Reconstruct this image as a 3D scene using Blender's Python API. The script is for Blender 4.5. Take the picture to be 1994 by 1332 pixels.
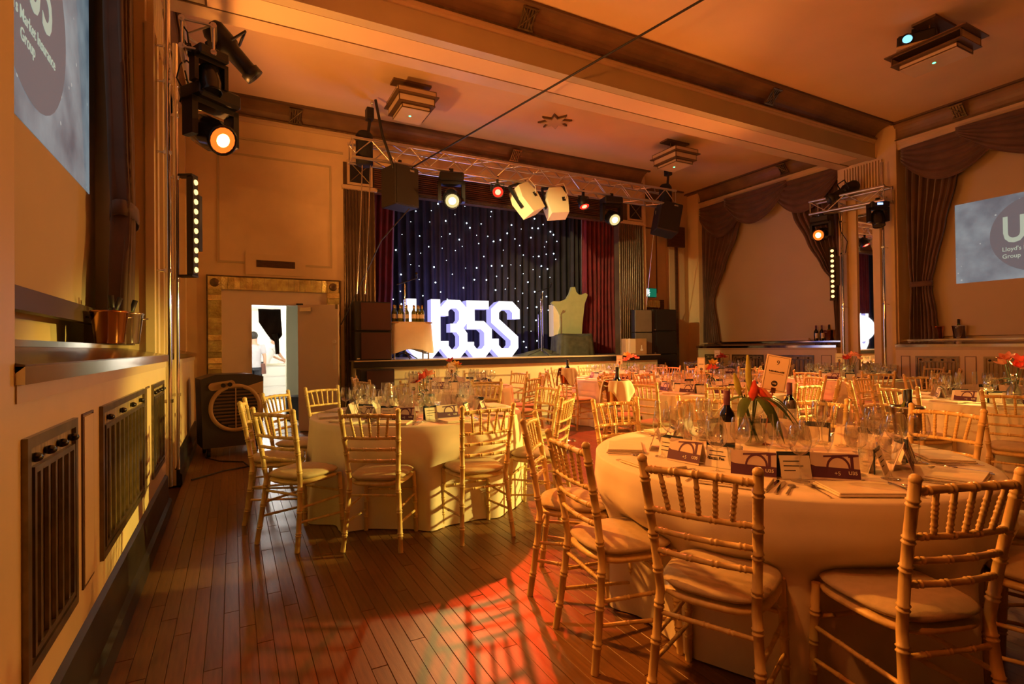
import bpy, math, random
from mathutils import Vector, Matrix
random.seed(11)
S = bpy.context.scene
for o in list(bpy.data.objects): bpy.data.objects.remove(o, do_unlink=True)
COL = S.collection
PI = math.pi
R = math.radians

# ---------------------------------------------------------------- camera
def set_camera():
    yaw, pitch, roll, h = R(27.7), R(.55), R(-.68), 1.32
    s, c = math.sin(yaw), math.cos(yaw)
    fwd = Vector((s*math.cos(pitch), c*math.cos(pitch), math.sin(pitch)))
    r0 = Vector((c, -s, 0)); u0 = r0.cross(fwd)
    r = r0*math.cos(roll) + u0*math.sin(roll); u = -r0*math.sin(roll) + u0*math.cos(roll)
    cam = bpy.data.cameras.new('camera'); cam.sensor_width = 36; cam.lens = 1035/1994*36
    cam.clip_start = .02; cam.clip_end = 100
    o = bpy.data.objects.new('camera', cam); COL.objects.link(o)
    m = Matrix((r, u, -fwd)).transposed().to_4x4(); m.translation = (0, 0, h)
    o.matrix_world = m; S.camera = o
set_camera()
# ---------------------------------------------------------------- world, exposure
W = bpy.data.worlds.new('hall_glow'); S.world = W; W.use_nodes = True
W.node_tree.nodes['Background'].inputs[0].default_value = (1, .34, .08, 1)
W.node_tree.nodes['Background'].inputs[1].default_value = .02
S.cycles.transparent_max_bounces = 48
S.view_settings.view_transform = 'Standard'; S.view_settings.look = 'None'
S.view_settings.gamma = 1; S.view_settings.use_curve_mapping = False
S.view_settings.exposure = 0.0
# light table: (energy, colour) for each kind of lamp in the hall
E_BATTEN_L = (360, (1, .36, .075)); E_BATTEN_R = (500, (1, .62, .14)); E_HEAD = (1050, (1, .31, .035)); E_HEAD_R = (800, (1, .33, .055))
E_WHITE = (260, (1, .70, .22)); E_RED = (1050, (1, .05, .01)); E_RED2 = (1700, (1, .11, .03)); E_NEAR = (60, (1, .16, .02)); E_NEARB = (480, (1, .21, .02))
E_NEARP = (75, (1, .36, .06)); E_KEY = (5600, (1, .72, .15)); E_PROFL = (1500, (1, .76, .30)); E_PROF = (2600, (1, .74, .26)); E_CORR = (110, (1, .96, .9)); E_LETTER = 1.7

def lamp(name, kind, loc, target, energy, col, size=.05, angle=100, blend=.6, parent=None):
    l = bpy.data.lights.new(name, kind); l.energy = energy; l.color = col
    if kind == 'SPOT': l.spot_size = R(angle); l.spot_blend = blend
    l.shadow_soft_size = size
    o = bpy.data.objects.new(name, l); COL.objects.link(o)
    loc = Vector(loc); q = (Vector(target)-loc).to_track_quat('-Z', 'Y')
    m = Matrix.Translation(loc) @ q.to_matrix().to_4x4()
    if parent: o.parent = parent; m = parent.matrix_basis.inverted() @ m
    o.matrix_basis = m
    return o

# ---------------------------------------------------------------- materials
M = {}
def mat(name, col, rough=.5, metal=0, var=0., scale=6, bump=0, bscale=80, stretch=(1, 1, 1), rnd=0, spec=.5, isl=0, emit=None, est=0, sheen=0):
    m = bpy.data.materials.new(name); m.use_nodes = True; M[name] = m
    nt = m.node_tree; N = nt.nodes; L = nt.links; b = N['Principled BSDF']
    b.inputs['Base Color'].default_value = (*col, 1); b.inputs['Roughness'].default_value = rough
    b.inputs['Metallic'].default_value = metal; b.inputs['Specular IOR Level'].default_value = spec
    if sheen: b.inputs['Sheen Weight'].default_value = sheen
    if emit: b.inputs['Emission Color'].default_value = (*emit, 1); b.inputs['Emission Strength'].default_value = est
    tc = N.new('ShaderNodeTexCoord'); mp = N.new('ShaderNodeMapping'); mp.inputs['Scale'].default_value = stretch
    L.new(tc.outputs['Object'], mp.inputs['Vector'])
    out = None
    if var:
        n = N.new('ShaderNodeTexNoise'); n.inputs['Scale'].default_value = scale; n.inputs['Detail'].default_value = 5
        L.new(mp.outputs[0], n.inputs['Vector'])
        r = N.new('ShaderNodeValToRGB'); r.color_ramp.elements[0].position = .3; r.color_ramp.elements[1].position = .7
        r.color_ramp.elements[0].color = (*[max(0, c*(1-var)) for c in col], 1)
        r.color_ramp.elements[1].color = (*[min(1, c*(1+var)) for c in col], 1)
        L.new(n.outputs['Fac'], r.inputs[0]); out = r.outputs[0]
    if rnd or isl:
        oi = N.new('ShaderNodeObjectInfo'); ge = N.new('ShaderNodeNewGeometry')
        a = N.new('ShaderNodeMath'); a.operation = 'ADD'
        L.new(oi.outputs['Random'], a.inputs[0]); L.new(ge.outputs['Random Per Island'], a.inputs[1])
        fr = N.new('ShaderNodeMath'); fr.operation = 'FRACT'; L.new(a.outputs[0], fr.inputs[0])
        mr = N.new('ShaderNodeMapRange'); mr.inputs[3].default_value = 1-max(rnd, isl); mr.inputs[4].default_value = 1+max(rnd, isl)
        L.new((fr if isl else oi).outputs[0 if isl else 'Random'], mr.inputs[0])
        hs = N.new('ShaderNodeHueSaturation')
        if out: L.new(out, hs.inputs['Color'])
        else: hs.inputs['Color'].default_value = (*col, 1)
        L.new(mr.outputs[0], hs.inputs['Value']); out = hs.outputs[0]
    if out: L.new(out, b.inputs['Base Color'])
    if bump:
        n2 = N.new('ShaderNodeTexNoise'); n2.inputs['Scale'].default_value = bscale; n2.inputs['Detail'].default_value = 4
        L.new(mp.outputs[0], n2.inputs['Vector'])
        bp = N.new('ShaderNodeBump'); bp.inputs['Strength'].default_value = bump; bp.inputs['Distance'].default_value = .01
        L.new(n2.outputs['Fac'], bp.inputs['Height']); L.new(bp.outputs[0], b.inputs['Normal'])
    return m
def emis(name, col, st):
    m = bpy.data.materials.new(name); m.use_nodes = True; M[name] = m
    nt = m.node_tree; nt.nodes.clear(); e = nt.nodes.new('ShaderNodeEmission'); o = nt.nodes.new('ShaderNodeOutputMaterial')
    e.inputs[0].default_value = (*col, 1); e.inputs[1].default_value = st; nt.links.new(e.outputs[0], o.inputs[0]); return m
def glassmat(name, tint, ior=1.5, rough=.03):
    m = bpy.data.materials.new(name); m.use_nodes = True; M[name] = m
    nt = m.node_tree; nt.nodes.clear(); N = nt.nodes.new; L = nt.links.new
    t = N('ShaderNodeBsdfTransparent'); t.inputs[0].default_value = (*tint, 1)
    g = N('ShaderNodeBsdfGlossy'); g.inputs['Roughness'].default_value = rough
    lw = N('ShaderNodeLayerWeight'); lw.inputs['Blend'].default_value = .5
    p = N('ShaderNodeMath'); p.operation = 'POWER'; p.inputs[1].default_value = 1.8
    f = N('ShaderNodeMath'); f.operation = 'MULTIPLY_ADD'; f.inputs[1].default_value = .8; f.inputs[2].default_value = .11
    L(lw.outputs['Facing'], p.inputs[0]); L(p.outputs[0], f.inputs[0])
    x = N('ShaderNodeMixShader'); o = N('ShaderNodeOutputMaterial')
    L(f.outputs[0], x.inputs[0]); L(t.outputs[0], x.inputs[1]); L(g.outputs[0], x.inputs[2]); L(x.outputs[0], o.inputs[0]); return m

mat('cream', (.70, .55, .31), .45, var=.06, scale=3, bump=.03)
mat('ceil', (.74, .53, .30), .75, var=.04, scale=1.2)
mat('olive', (.50, .42, .24), .5, var=.05, scale=3)
mat('cove', (.20, .115, .05), .4, var=.25, scale=2.5)
mat('tan', (.58, .44, .26), .5, var=.06, scale=3)
mat('line', (.12, .07, .035), .5)
mat('kick', (.018, .014, .011), .35, var=.5, scale=6)
mat('bronze', (.20, .15, .08), .32, .75, var=.3, scale=14)
mat('grilleback', (.34, .25, .10), .5, var=.4, scale=9, stretch=(1, 6, .4))
mat('chrome', (.78, .76, .72), .10, 1)
mat('ledge', (.16, .10, .055), .16, var=.15, scale=4)
mat('screen', (.52, .43, .29), .85, var=.03, scale=2)
mat('bar', (.10, .065, .04), .45)
mat('velvet', (.105, .052, .030), .75, var=.25, scale=4, sheen=.3)
mat('redvelvet', (.16, .008, .014), .7, var=.3, scale=5, sheen=.3)
mat('darkwood', (.10, .045, .02), .35, var=.35, scale=4, stretch=(.6, 1, 8))
mat('column', (.10, .065, .035), .28, .2, var=.25, scale=3)
mat('black', (.012, .011, .011), .45)
mat('blackgloss', (.012, .012, .013), .22)
mat('blackcloth', (.014, .014, .015), .8, var=.3, scale=10, bump=.2, bscale=30)
mat('starcloth', (.032, .032, .036), .85, var=.3, scale=3)
mat('greencloth', (.075, .078, .045), .8, var=.35, scale=8, bump=.3, bscale=14)
mat('throne', (.40, .46, .20), .7, var=.06, scale=8)
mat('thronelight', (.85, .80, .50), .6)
mat('floor', (.165, .078, .025), .36, var=.22, scale=7, stretch=(9, .7, 1), isl=.16, bump=.04, bscale=30)
mat('subfloor', (.07, .032, .013), .6)
mat('stagefloor', (.48, .37, .22), .4, var=.1, scale=5)
mat('stagefront', (.80, .72, .40), .5, var=.04, scale=3)
mat('alu', (.72, .66, .58), .28, .9)
mat('chair', (.66, .48, .20), .42, var=.16, scale=26, bump=.05, bscale=120, stretch=(1, 1, .35))
mat('cushion', (.50, .40, .26), .9, var=.08, scale=30, bump=.12, bscale=220)
mat('linen', (.76, .68, .54), .85, var=.03, scale=12, bump=.06, bscale=260)
mat('napkin', (.72, .65, .50), .85, var=.04, scale=20, bump=.08, bscale=200)
mat('steel', (.72, .70, .66), .16, 1)
mat('white', (.82, .80, .76), .6)
mat('paper', (.80, .76, .66), .75)
mat('pinkpaper', (.70, .58, .52), .75, var=.06, scale=15)
mat('purple', (.10, .028, .085), .6)
mat('navy', (.012, .03, .06), .55)
mat('ink', (.02, .02, .03), .7)
mat('winebottle', (.006, .005, .008), .06, spec=.8)
mat('greenbottle', (.10, .13, .012), .1, spec=.8)
mat('foil', (.55, .44, .15), .3, .7)
mat('copper', (.60, .24, .10), .18, 1)
mat('petalred', (.62, .07, .05), .5, var=.2, scale=20)
mat('petalpink', (.80, .30, .20), .5, var=.25, scale=18)
mat('petalyellow', (.80, .55, .12), .5, var=.15, scale=18)
mat('leaf', (.05, .095, .022), .4, var=.35, scale=10)
mat('leaflight', (.32, .34, .07), .45, var=.25, scale=12)
mat('card', (.40, .24, .10), .8, var=.1, scale=8)
mat('tape', (.75, .65, .42), .4)
mat('gilt', (.95, .78, .32), .30, .75, var=.3, scale=9, bump=1., bscale=38, stretch=(1, 1, 1))
mat('mirror', (.86, .85, .82), .02, 1)
mat('doorpanel', (.74, .64, .52), .5, var=.03, scale=3)
mat('corrwall', (.82, .80, .74), .6)
mat('corrgreen', (.55, .54, .38), .5)
mat('cooler', (.050, .042, .042), .42)
mat('coolertan', (.42, .27, .14), .5)
mat('skin', (.55, .32, .21), .55)
mat('hair', (.02, .014, .01), .6)
mat('shirt', (.48, .46, .50), .85, var=.06, scale=12)
mat('shirtwhite', (.80, .78, .76), .85)
mat('trousers', (.02, .02, .028), .85)
mat('apron', (.14, .055, .04), .8)
mat('spkwhite', (.86, .82, .56), .5)
mat('spkgrille', (.060, .014, .010), .6, bump=.35, bscale=300)
mat('spkblack', (.018, .016, .015), .5, bump=.2, bscale=200)
mat('vent', (.10, .055, .025), .5, var=.3, scale=10, stretch=(1, 1, 6))
mat('lanternglass', (.62, .50, .34), .45, var=.06, scale=5)
mat('lanternframe', (.16, .10, .055), .35, .4)
mat('greensign', (.01, .12, .07), .5)
emis('led_amber', (1, .58, .20), 2.6); emis('lens_orange', (1, .13, .012), 2.0); emis('core_lens_orange', (1, .62, .18), 7); emis('lens_white', (.9, .72, .3), 1.0); emis('core_lens_white', (1, .93, .62), 6)
emis('lens_red', (1, .03, .012), 1.6); emis('core_lens_red', (1, .22, .12), 4); emis('letter', (.97, .96, 1), E_LETTER); emis('letterside', (.50, .46, 1), 1.0)
emis('star', (.72, .86, 1), 5); emis('lens_blue', (.22, .62, .95), 1.9); emis('led_green', (.1, 1, .4), 5)
emis('sign_white', (.75, 1, .9), 2.2); emis('display_blue', (.3, .45, 1), 3); emis('sign_green', (.02, .3, .16), .5)
glassmat('glass', (.97, .97, .96), 1.55); glassmat('vaseglass', (.92, .94, .92), 1.5)
glassmat('pane', (.9, .9, .88), 1.4)
def projmat():
    m = bpy.data.materials.new('projection'); m.use_nodes = True; M['projection'] = m
    nt = m.node_tree; N = nt.nodes; L = nt.links.new; b = N['Principled BSDF']; b.inputs['Roughness'].default_value = .85
    tc = N.new('ShaderNodeTexCoord'); n = N.new('ShaderNodeTexNoise'); n.inputs['Scale'].default_value = 2.2; n.inputs['Detail'].default_value = 9
    L(tc.outputs['Object'], n.inputs['Vector'])
    r = N.new('ShaderNodeValToRGB'); r.color_ramp.elements[0].position = .32; r.color_ramp.elements[1].position = .7
    r.color_ramp.elements[0].color = (.10, .15, .20, 1); r.color_ramp.elements[1].color = (.42, .52, .56, 1)
    L(n.outputs['Fac'], r.inputs[0])
    v = N.new('ShaderNodeTexVoronoi'); v.inputs['Scale'].default_value = 7; L(tc.outputs['Object'], v.inputs['Vector'])
    lt = N.new('ShaderNodeMath'); lt.operation = 'LESS_THAN'; lt.inputs[1].default_value = .09; L(v.outputs['Distance'], lt.inputs[0])
    mx = N.new('ShaderNodeMix'); mx.data_type = 'RGBA'; mx.inputs[7].default_value = (.62, .68, .66, 1)
    L(lt.outputs[0], mx.inputs[0]); L(r.outputs[0], mx.inputs[6])
    b.inputs['Base Color'].default_value = (.13, .12, .10, 1)
    L(mx.outputs[2], b.inputs['Emission Color']); b.inputs['Emission Strength'].default_value = .55
projmat()
mat('projdisc', (.12, .10, .085), .85, emit=(.20, .21, .235), est=.5)
mat('projtext', (.14, .13, .1), .85, emit=(.58, .70, .55), est=.6)

# ---------------------------------------------------------------- mesh builder
class MB:
    def __init__(s): s.v = []; s.f = []; s.sm = []; s.mi = []
    def _add(s, vs, fs, smooth=False, mi=0):
        b = len(s.v); s.v += [tuple(p) for p in vs]
        for f in fs: s.f.append(tuple(i+b for i in f)); s.sm.append(smooth); s.mi.append(mi)
        return s
    def box(s, x0, x1, y0, y1, z0, z1, mi=0):
        vs = [(x, y, z) for z in (z0, z1) for y in (y0, y1) for x in (x0, x1)]
        return s._add(vs, [(0, 2, 3, 1), (4, 5, 7, 6), (0, 1, 5, 4), (2, 6, 7, 3), (0, 4, 6, 2), (1, 3, 7, 5)], mi=mi)
    def cbox(s, x0, x1, y0, y1, z0, z1, c=.005, mi=0):
        # box with chamfered top and vertical edges
        def ring(d, z): return [(x0+d, y0+d*0, z), (x1-d, y0+d*0, z), (x1, y0+c, z), (x1, y1-c, z), (x1-d, y1, z), (x0+d, y1, z), (x0, y1-c, z), (x0, y0+c, z)]
        a = ring(c, z0+c); b = ring(c, z1-c)
        bi = [(x0+c, y0+c, z0), (x1-c, y0+c, z0), (x1-c, y1-c, z0), (x0+c, y1-c, z0)]
        ti = [(x, y, z1) for x, y, _ in bi]
        vs = a+b+bi+ti; f = [(i, (i+1) % 8, 8+(i+1) % 8, 8+i) for i in range(8)]
        f += [(19-0, 18, 17, 16), (20, 21, 22, 23)]
        for k, o, rev in ((0, 16, True), (8, 20, False)):
            e = [(k+0, k+1, o+1, o+0), (k+1, k+2, o+1), (k+2, k+3, o+2, o+1), (k+3, k+4, o+2), (k+4, k+5, o+3, o+2), (k+5, k+6, o+3), (k+6, k+7, o+0, o+3), (k+7, k+0, o+0)]
            f += [tuple(reversed(q)) for q in e] if rev else e
        return s._add(vs, f, mi=mi)
    def tube(s, pts, rad, seg=8, caps=True, mi=0, smooth=True):
        pts = [Vector(p) for p in pts]; n = len(pts)
        if not hasattr(rad, '__len__'): rad = [rad]*n
        vs = []; prev = None
        for i in range(n):
            t = (pts[min(i+1, n-1)]-pts[max(i-1, 0)]).normalized()
            if prev is None:
                a = t.orthogonal().normalized()
            else:
                a = (prev - t*prev.dot(t)).normalized()
            prev = a; b = t.cross(a)
            for k in range(seg):
                th = 2*PI*k/seg; vs.append(pts[i]+(a*math.cos(th)+b*math.sin(th))*rad[i])
        fs = [(i*seg+k, i*seg+(k+1) % seg, (i+1)*seg+(k+1) % seg, (i+1)*seg+k) for i in range(n-1) for k in range(seg)]
        s._add(vs, fs, smooth, mi)
        if caps: s._add(vs[:seg], [tuple(reversed(range(seg)))], False, mi); s._add(vs[-seg:], [tuple(range(seg))], False, mi)
        return s
    def lathe(s, prof, seg=20, org=(0, 0, 0), mi=0, smooth=True, axis='z'):
        vs = []; n = len(prof)
        for r, z in prof:
            for k in range(seg):
                th = 2*PI*k/seg; x, y = r*math.cos(th), r*math.sin(th)
                p = (x, y, z) if axis == 'z' else ((x, -z, y) if axis == '-y' else (z, x, y))
                vs.append((org[0]+p[0], org[1]+p[1], org[2]+p[2]))
        fs = [(i*seg+k, i*seg+(k+1) % seg, (i+1)*seg+(k+1) % seg, (i+1)*seg+k) for i in range(n-1) for k in range(seg)]
        return s._add(vs, fs, smooth, mi)
    def prism(s, poly, fn0, fn1, mi=0):
        # poly of 2D points, fn0/fn1 map a 2D point to its front and back 3D point
        n = len(poly); vs = [fn0(*p) for p in poly]+[fn1(*p) for p in poly]
        fs = [tuple(range(n)), tuple(reversed(range(n, 2*n)))]+[(i, n+i, n+(i+1) % n, (i+1) % n) for i in range(n)]
        return s._add(vs, fs, mi=mi)
    def grid(s, fn, nu, nv, smooth=True, mi=0, thick=None):
        vs = [fn(i/nu, j/nv) for j in range(nv+1) for i in range(nu+1)]
        fs = [(j*(nu+1)+i, j*(nu+1)+i+1, (j+1)*(nu+1)+i+1, (j+1)*(nu+1)+i) for j in range(nv) for i in range(nu)]
        return s._add(vs, fs, smooth, mi)
    def sphere(s, c, r, seg=12, rings=8, mi=0, sc=(1, 1, 1)):
        prof = [(math.sin(PI*i/rings)*r, -math.cos(PI*i/rings)*r) for i in range(rings+1)]
        b = MB().lathe(prof, seg)
        return s._add([(c[0]+x*sc[0], c[1]+y*sc[1], c[2]+z*sc[2]) for x, y, z in b.v], b.f, True, mi)
    def xf(s, m):
        s.v = [tuple(m @ Vector(p)) for p in s.v]; return s
    def add(s, o, m=None, mi=None):
        b = len(s.v); s.v += [tuple(m @ Vector(p)) if m else p for p in o.v]
        s.f += [tuple(i+b for i in f) for f in o.f]; s.sm += o.sm; s.mi += o.mi if mi is None else [mi]*len(o.f); return s
    def mesh(s, name, mats):
        me = bpy.data.meshes.new(name); me.from_pydata(s.v, [], s.f)
        me.polygons.foreach_set('use_smooth', s.sm); me.polygons.foreach_set('material_index', s.mi)
        for m in (mats if isinstance(mats, (list, tuple)) else [mats]): me.materials.append(M[m])
        me.update(); return me
    def build(s, name, mats, parent=None, label=None, solid=0):
        o = bpy.data.objects.new(name, s.mesh(name, mats)); COL.objects.link(o)
        if parent: o.parent = parent
        if label: o['label'] = label
        if solid:
            md = o.modifiers.new('thickness', 'SOLIDIFY'); md.thickness = solid; md.offset = 0
        return o
def inst(name, me, parent, loc=(0, 0, 0), rot=(0, 0, 0), label=None):
    o = bpy.data.objects.new(name, me); COL.objects.link(o); o.parent = parent; o.location = loc; o.rotation_euler = rot
    if label: o['label'] = label
    return o
def tag(o, label, cat, group=None, kind=None):
    o['label'] = label; o['category'] = cat
    if group: o['group'] = group
    if kind: o['kind'] = kind
    return o
def thing(name, label, cat, loc=(0, 0, 0), rz=0, group=None, rot=None):
    o = bpy.data.objects.new(name, None); COL.objects.link(o); o.empty_display_size = .1
    o.location = loc; o.rotation_euler = rot or (0, 0, rz)
    o.matrix_basis = Matrix.LocRotScale(Vector(loc), o.rotation_euler, None)
    return tag(o, label, cat, group)
def struct(mb, name, mats, parent=None, label=None, cat=None, **k):
    o = mb.build(name, mats, parent, label, **k)
    if not parent:
        o['kind'] = 'structure'; o['label'] = label or name.replace('_', ' '); o['category'] = cat or name.split('_')[0]
    return o
def dup(root, loc, rz, label=None, group=None):
    def rec(o, par):
        c = o.copy(); COL.objects.link(c); c.parent = par
        for ch in o.children: rec(ch, c)
        return c
    r = rec(root, None); r.location = loc; r.rotation_euler = (0, 0, rz)
    if label: r['label'] = label
    if group: r['group'] = group
    return r
def text_mb(string, size, ext=.002, align='CENTER', bold=0):
    cu = bpy.data.curves.new('t', 'FONT'); cu.body = string; cu.size = size; cu.extrude = ext; cu.align_x = align; cu.align_y = 'CENTER'
    cu.offset = bold; cu.resolution_u = 3
    o = bpy.data.objects.new('t', cu); COL.objects.link(o)
    me = bpy.data.meshes.new_from_object(o.evaluated_get(bpy.context.evaluated_depsgraph_get()))
    mb = MB(); mb._add([tuple(v.co) for v in me.vertices], [tuple(p.vertices) for p in me.polygons])
    bpy.data.objects.remove(o); bpy.data.curves.remove(cu); bpy.data.meshes.remove(me)
    return mb
def basis(org, ex, ey):
    ex = Vector(ex).normalized(); ey = Vector(ey).normalized(); ez = ex.cross(ey)
    m = Matrix((ex, ey, ez)).transposed().to_4x4(); m.translation = org; return m

# ================================================================ STRUCTURE
H = 5.15; YB = 9.17; YBR = 9.9; XL = -.5; XR = 10.2; ZS = 1.13
def SX(side):
    return (lambda n: XL+n) if side == 'L' else (lambda n: XR-n)
def sbox(mb, side, n0, n1, y0, y1, z0, z1):
    a, b = SX(side)(n0), SX(side)(n1)
    return mb.box(min(a, b), max(a, b), y0, y1, z0, z1)
# floor: sub-floor slab, boards near the camera built one by one, the rest joined
fl = struct(MB().box(-1.2, 10.9, -1.5, 10.2, -.12, -.022), 'floor', 'subfloor', label='varnished brown plank dance floor of the hall', cat='floor')
PW = .068
pl_me = MB().cbox(0, PW-.0012, 0, 1.397, -.022, 0, .0018).mesh('floorboard', 'floor')
pl_s = MB().cbox(0, PW-.0012, 0, .697, -.022, 0, .0018).mesh('floorboard_short', 'floor')
rest = MB(); nplank = 0
for i in range(158):
    x = -.455+i*PW
    y = -1.4+(i*37 % 11)*.127
    while y < 9.6:
        me, ln = (pl_s, .7) if random.random() < .22 else (pl_me, 1.4)
        if x < 2.1 and 1.15 < y < 6.9 and nplank < 290:
            inst('floorboard', me, fl, (x, y, 0)); nplank += 1
        else:
            rest.box(x, x+PW-.0012, y, y+ln-.003, -.022, 0)
        y += ln
o = rest.build('distant_floorboards', 'floor', fl); o['kind'] = 'stuff'

struct(MB().box(-1.2, 10.9, -1.5, 12.4, H, H+.1), 'ceiling', 'ceil', label='cream plaster ceiling washed with orange light', cat='ceiling')

def frame_line(mb, fn, u0, u1, v0, v1, w, d):
    # a thin moulding rectangle on a plane: fn(u, v, depth) -> point
    for a0, a1, b0, b1 in ((u0, u1, v0, v0+w), (u0, u1, v1-w, v1), (u0, u0+w, v0+w, v1-w), (u1-w, u1, v0+w, v1-w)):
        mb.prism([(a0, b0), (a1, b0), (a1, b1), (a0, b1)], lambda u, v: fn(u, v, 0), lambda u, v: fn(u, v, d))
    return mb

def grille(side, wall, y0, y1, z0=.44, z1=1.09, nb=9):
    X = SX(side); fn = lambda u, v, d: (X(d), u, v)
    g = frame_line(MB(), fn, y0, y1, z0, z1, .03, .014).build('grille', 'bronze', wall, 'bronze framed radiator grille')
    sbox(MB(), side, -.03, .002, y0+.03, y1-.03, z0+.03, z1-.03).build('grille_back', 'grilleback', g)
    frame_line(MB(), lambda u, v, d: (X(d+.004), u, v), y0+.05, y1-.05, z0+.045, z1-.085, .018, .012).build('inner_frame', 'bronze', g)
    w = (y1-y0-.16)/nb
    bm = sbox(MB(), side, .004, .014, -w*.14, w*.14, z0+.06, z1-.1); 
    me = bm.mesh('bar', 'bronze')
    for k in range(nb): inst('bar', me, g, (0, y0+.08+w*(k+.5), 0))
    kn = MB().sphere((X(.014), 0, z1-.06), .017, 8, 6, sc=(1, 1.2, .8)).mesh('knob', 'blackgloss')
    for k in range(4): inst('knob', kn, g, (0, y0+(y1-y0)*(k+.5)/4, 0))
    return g
def dpanel(side, wall, y0, y1, z0=.44, z1=1.09):
    X = SX(side)
    frame_line(MB(), lambda u, v, d: (X(d), u, v), y0, y1, z0, z1, .008, .006).build('panel_line', 'line', wall)
    sbox(MB(), side, 0, .008, y0+.012, y1-.012, z0+.012, z1-.012).build('dado_panel', 'cream', wall)

def side_wall(side, bays, pils, yend):
    nm = 'left' if side == 'L' else 'right'
    mb = MB()
    for a, b in bays:
        sbox(mb, side, 0, -.42, a, b, .0, 1.235)
        sbox(mb, side, -.52, -.62, a-.1, b+.1, 1.2, H)
        sbox(mb, side, -.2, -.62, a-.1, b+.1, 4.70, H)
    for a, b, n in pils: sbox(mb, side, n, -.62, a, b, 0, H)
    w = struct(mb, 'wall_'+nm, 'cream', label='cream panelled %s wall with recessed screen bays' % nm, cat='wall')
    X = SX(side); bb = MB(); led = MB(); ch = MB(); tim = MB()
    for a, b in bays:
        poly = [(0, .31), (.022, .30), (.03, .12), (.05, .10), (.05, 0), (0, 0)]
        bb.prism(poly, lambda n, z: (X(n), a, z), lambda n, z: (X(n), b, z))
        sbox(tim, side, 0, .014, a, b, 1.19, 1.238)
        sbox(ch, side, -.02, .03, a, b, 1.238, 1.285)
        led.prism([(.03, 1.285), (.03, 1.290), (-.24, 1.345), (-.24, 1.24), (-.02, 1.24)], lambda n, z: (X(n), a, z), lambda n, z: (X(n), b, z))
        sbox(ch, side, -.245, -.235, a, b, 1.345, 1.372); sbox(led, side, -.245, -.52, a, b, 1.24, 1.368)
    for a, b, n in pils: sbox(bb, side, n, n+.05, a, b, 0, .18)
    struct(bb, 'baseboard_'+nm, 'kick', label='black skirting along the %s wall' % nm, cat='baseboard')
    tim.build('timber_band', 'tan', w); led.build('window_ledge', 'ledge', w); ch.build('ledge_strip', 'chrome', w, 'chrome edging strip')
    return w
wl = side_wall('L', [(1.78, 5.18), (6.17, 8.95)], [(.6, 1.78, .01), (5.18, 6.17, -.12), (8.95, 9.2, -.1)], 9.17)
wr = side_wall('R', [(-1.4, .25), (1.25, 5.08), (6.1, 9.55)], [(.25, 1.25, -.12), (5.08, 6.1, -.12), (9.55, 9.95, -.1)], 9.9)
for a, b in ((1.86, 2.38), (2.79, 4.0), (4.39, 5.06)): grille('L', wl, a, b, nb=9 if b-a > 1 else 5)
for a, b in ((2.49, 2.66), (4.12, 4.27)): dpanel('L', wl, a, b)
for a, b in ((6.55, 7.45), (7.68, 8.5), (8.85, 9.3), (4.17, 4.78), (3.25, 3.86), (2.3, 2.95)): grille('R', wr, a, b, nb=8)
for a, b in ((6.2, 6.4), (7.5, 7.63), (8.58, 8.78), (4.86, 5.0), (3.95, 4.1)): dpanel('R', wr, a, b)
# rear wall left of stage, header over the stage, wall right of stage
bw = MB()
bw.box(-1.15, -.15, YB, YB+.14, 0, H); bw.box(-.15, 1.37, YB, YB+.14, 2.27, H); bw.box(1.37, 1.65, YB, YB+.14, 0, H)
bw.box(1.65, 8.15, YB, YB+.14, 4.46, H); bw.box(8.15, 8.25, YB, YBR+.1, 0, H)
wb = struct(bw, 'wall_back', 'cream', label='cream end wall around the stage opening', cat='wall')
wbr = struct(MB().box(8.2, 8.38, YBR, YBR+.12, 0, H).box(8.38, 9.3, YBR, YBR+.12, 2.36, H).box(9.3, 10.9, YBR, YBR+.12, 0, H), 'wall_corner', 'tan', label='tan wall right of the stage behind the exit sign', cat='wall')
bfn = lambda y: (lambda u, v, d: (u, y-d, v))
ml = MB(); 
for a0, a1, b0, b1 in ((-.20, 1.46, 4.33, 4.36), (-.20, -.17, 2.69, 4.33), (1.43, 1.46, 2.69, 4.33), (-.20, .17, 2.66, 2.69), (1.05, 1.46, 2.66, 2.69)):
    ml.box(a0, a1, YB-.012, YB, b0, b1)
ml.build('panel_moulding', 'olive', wb, 'grey-brown rectangular wall moulding')
MB().box(-.5, 1.65, YB-.02, YB, 4.58, 4.61).build('picture_rail', 'olive', wb)
frame_line(MB(), bfn(YBR), 8.5, 9.25, 2.6, 4.2, .03, .012).build('panel_moulding', 'line', wbr)
MB().box(9.55, 10.05, YBR-.12, YBR, 0, H).build('corner_pilaster', 'tan', wbr)
MB().box(9.5, 10.0, YBR-.2, YBR-.1, 3.75, 4.25).build('pilaster_capital', 'darkwood', wbr)
MB().box(9.72, 9.80, YBR-.15, YBR-.1, 0, 3.75).build('pilaster_fillet', 'darkwood', wbr)
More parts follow.
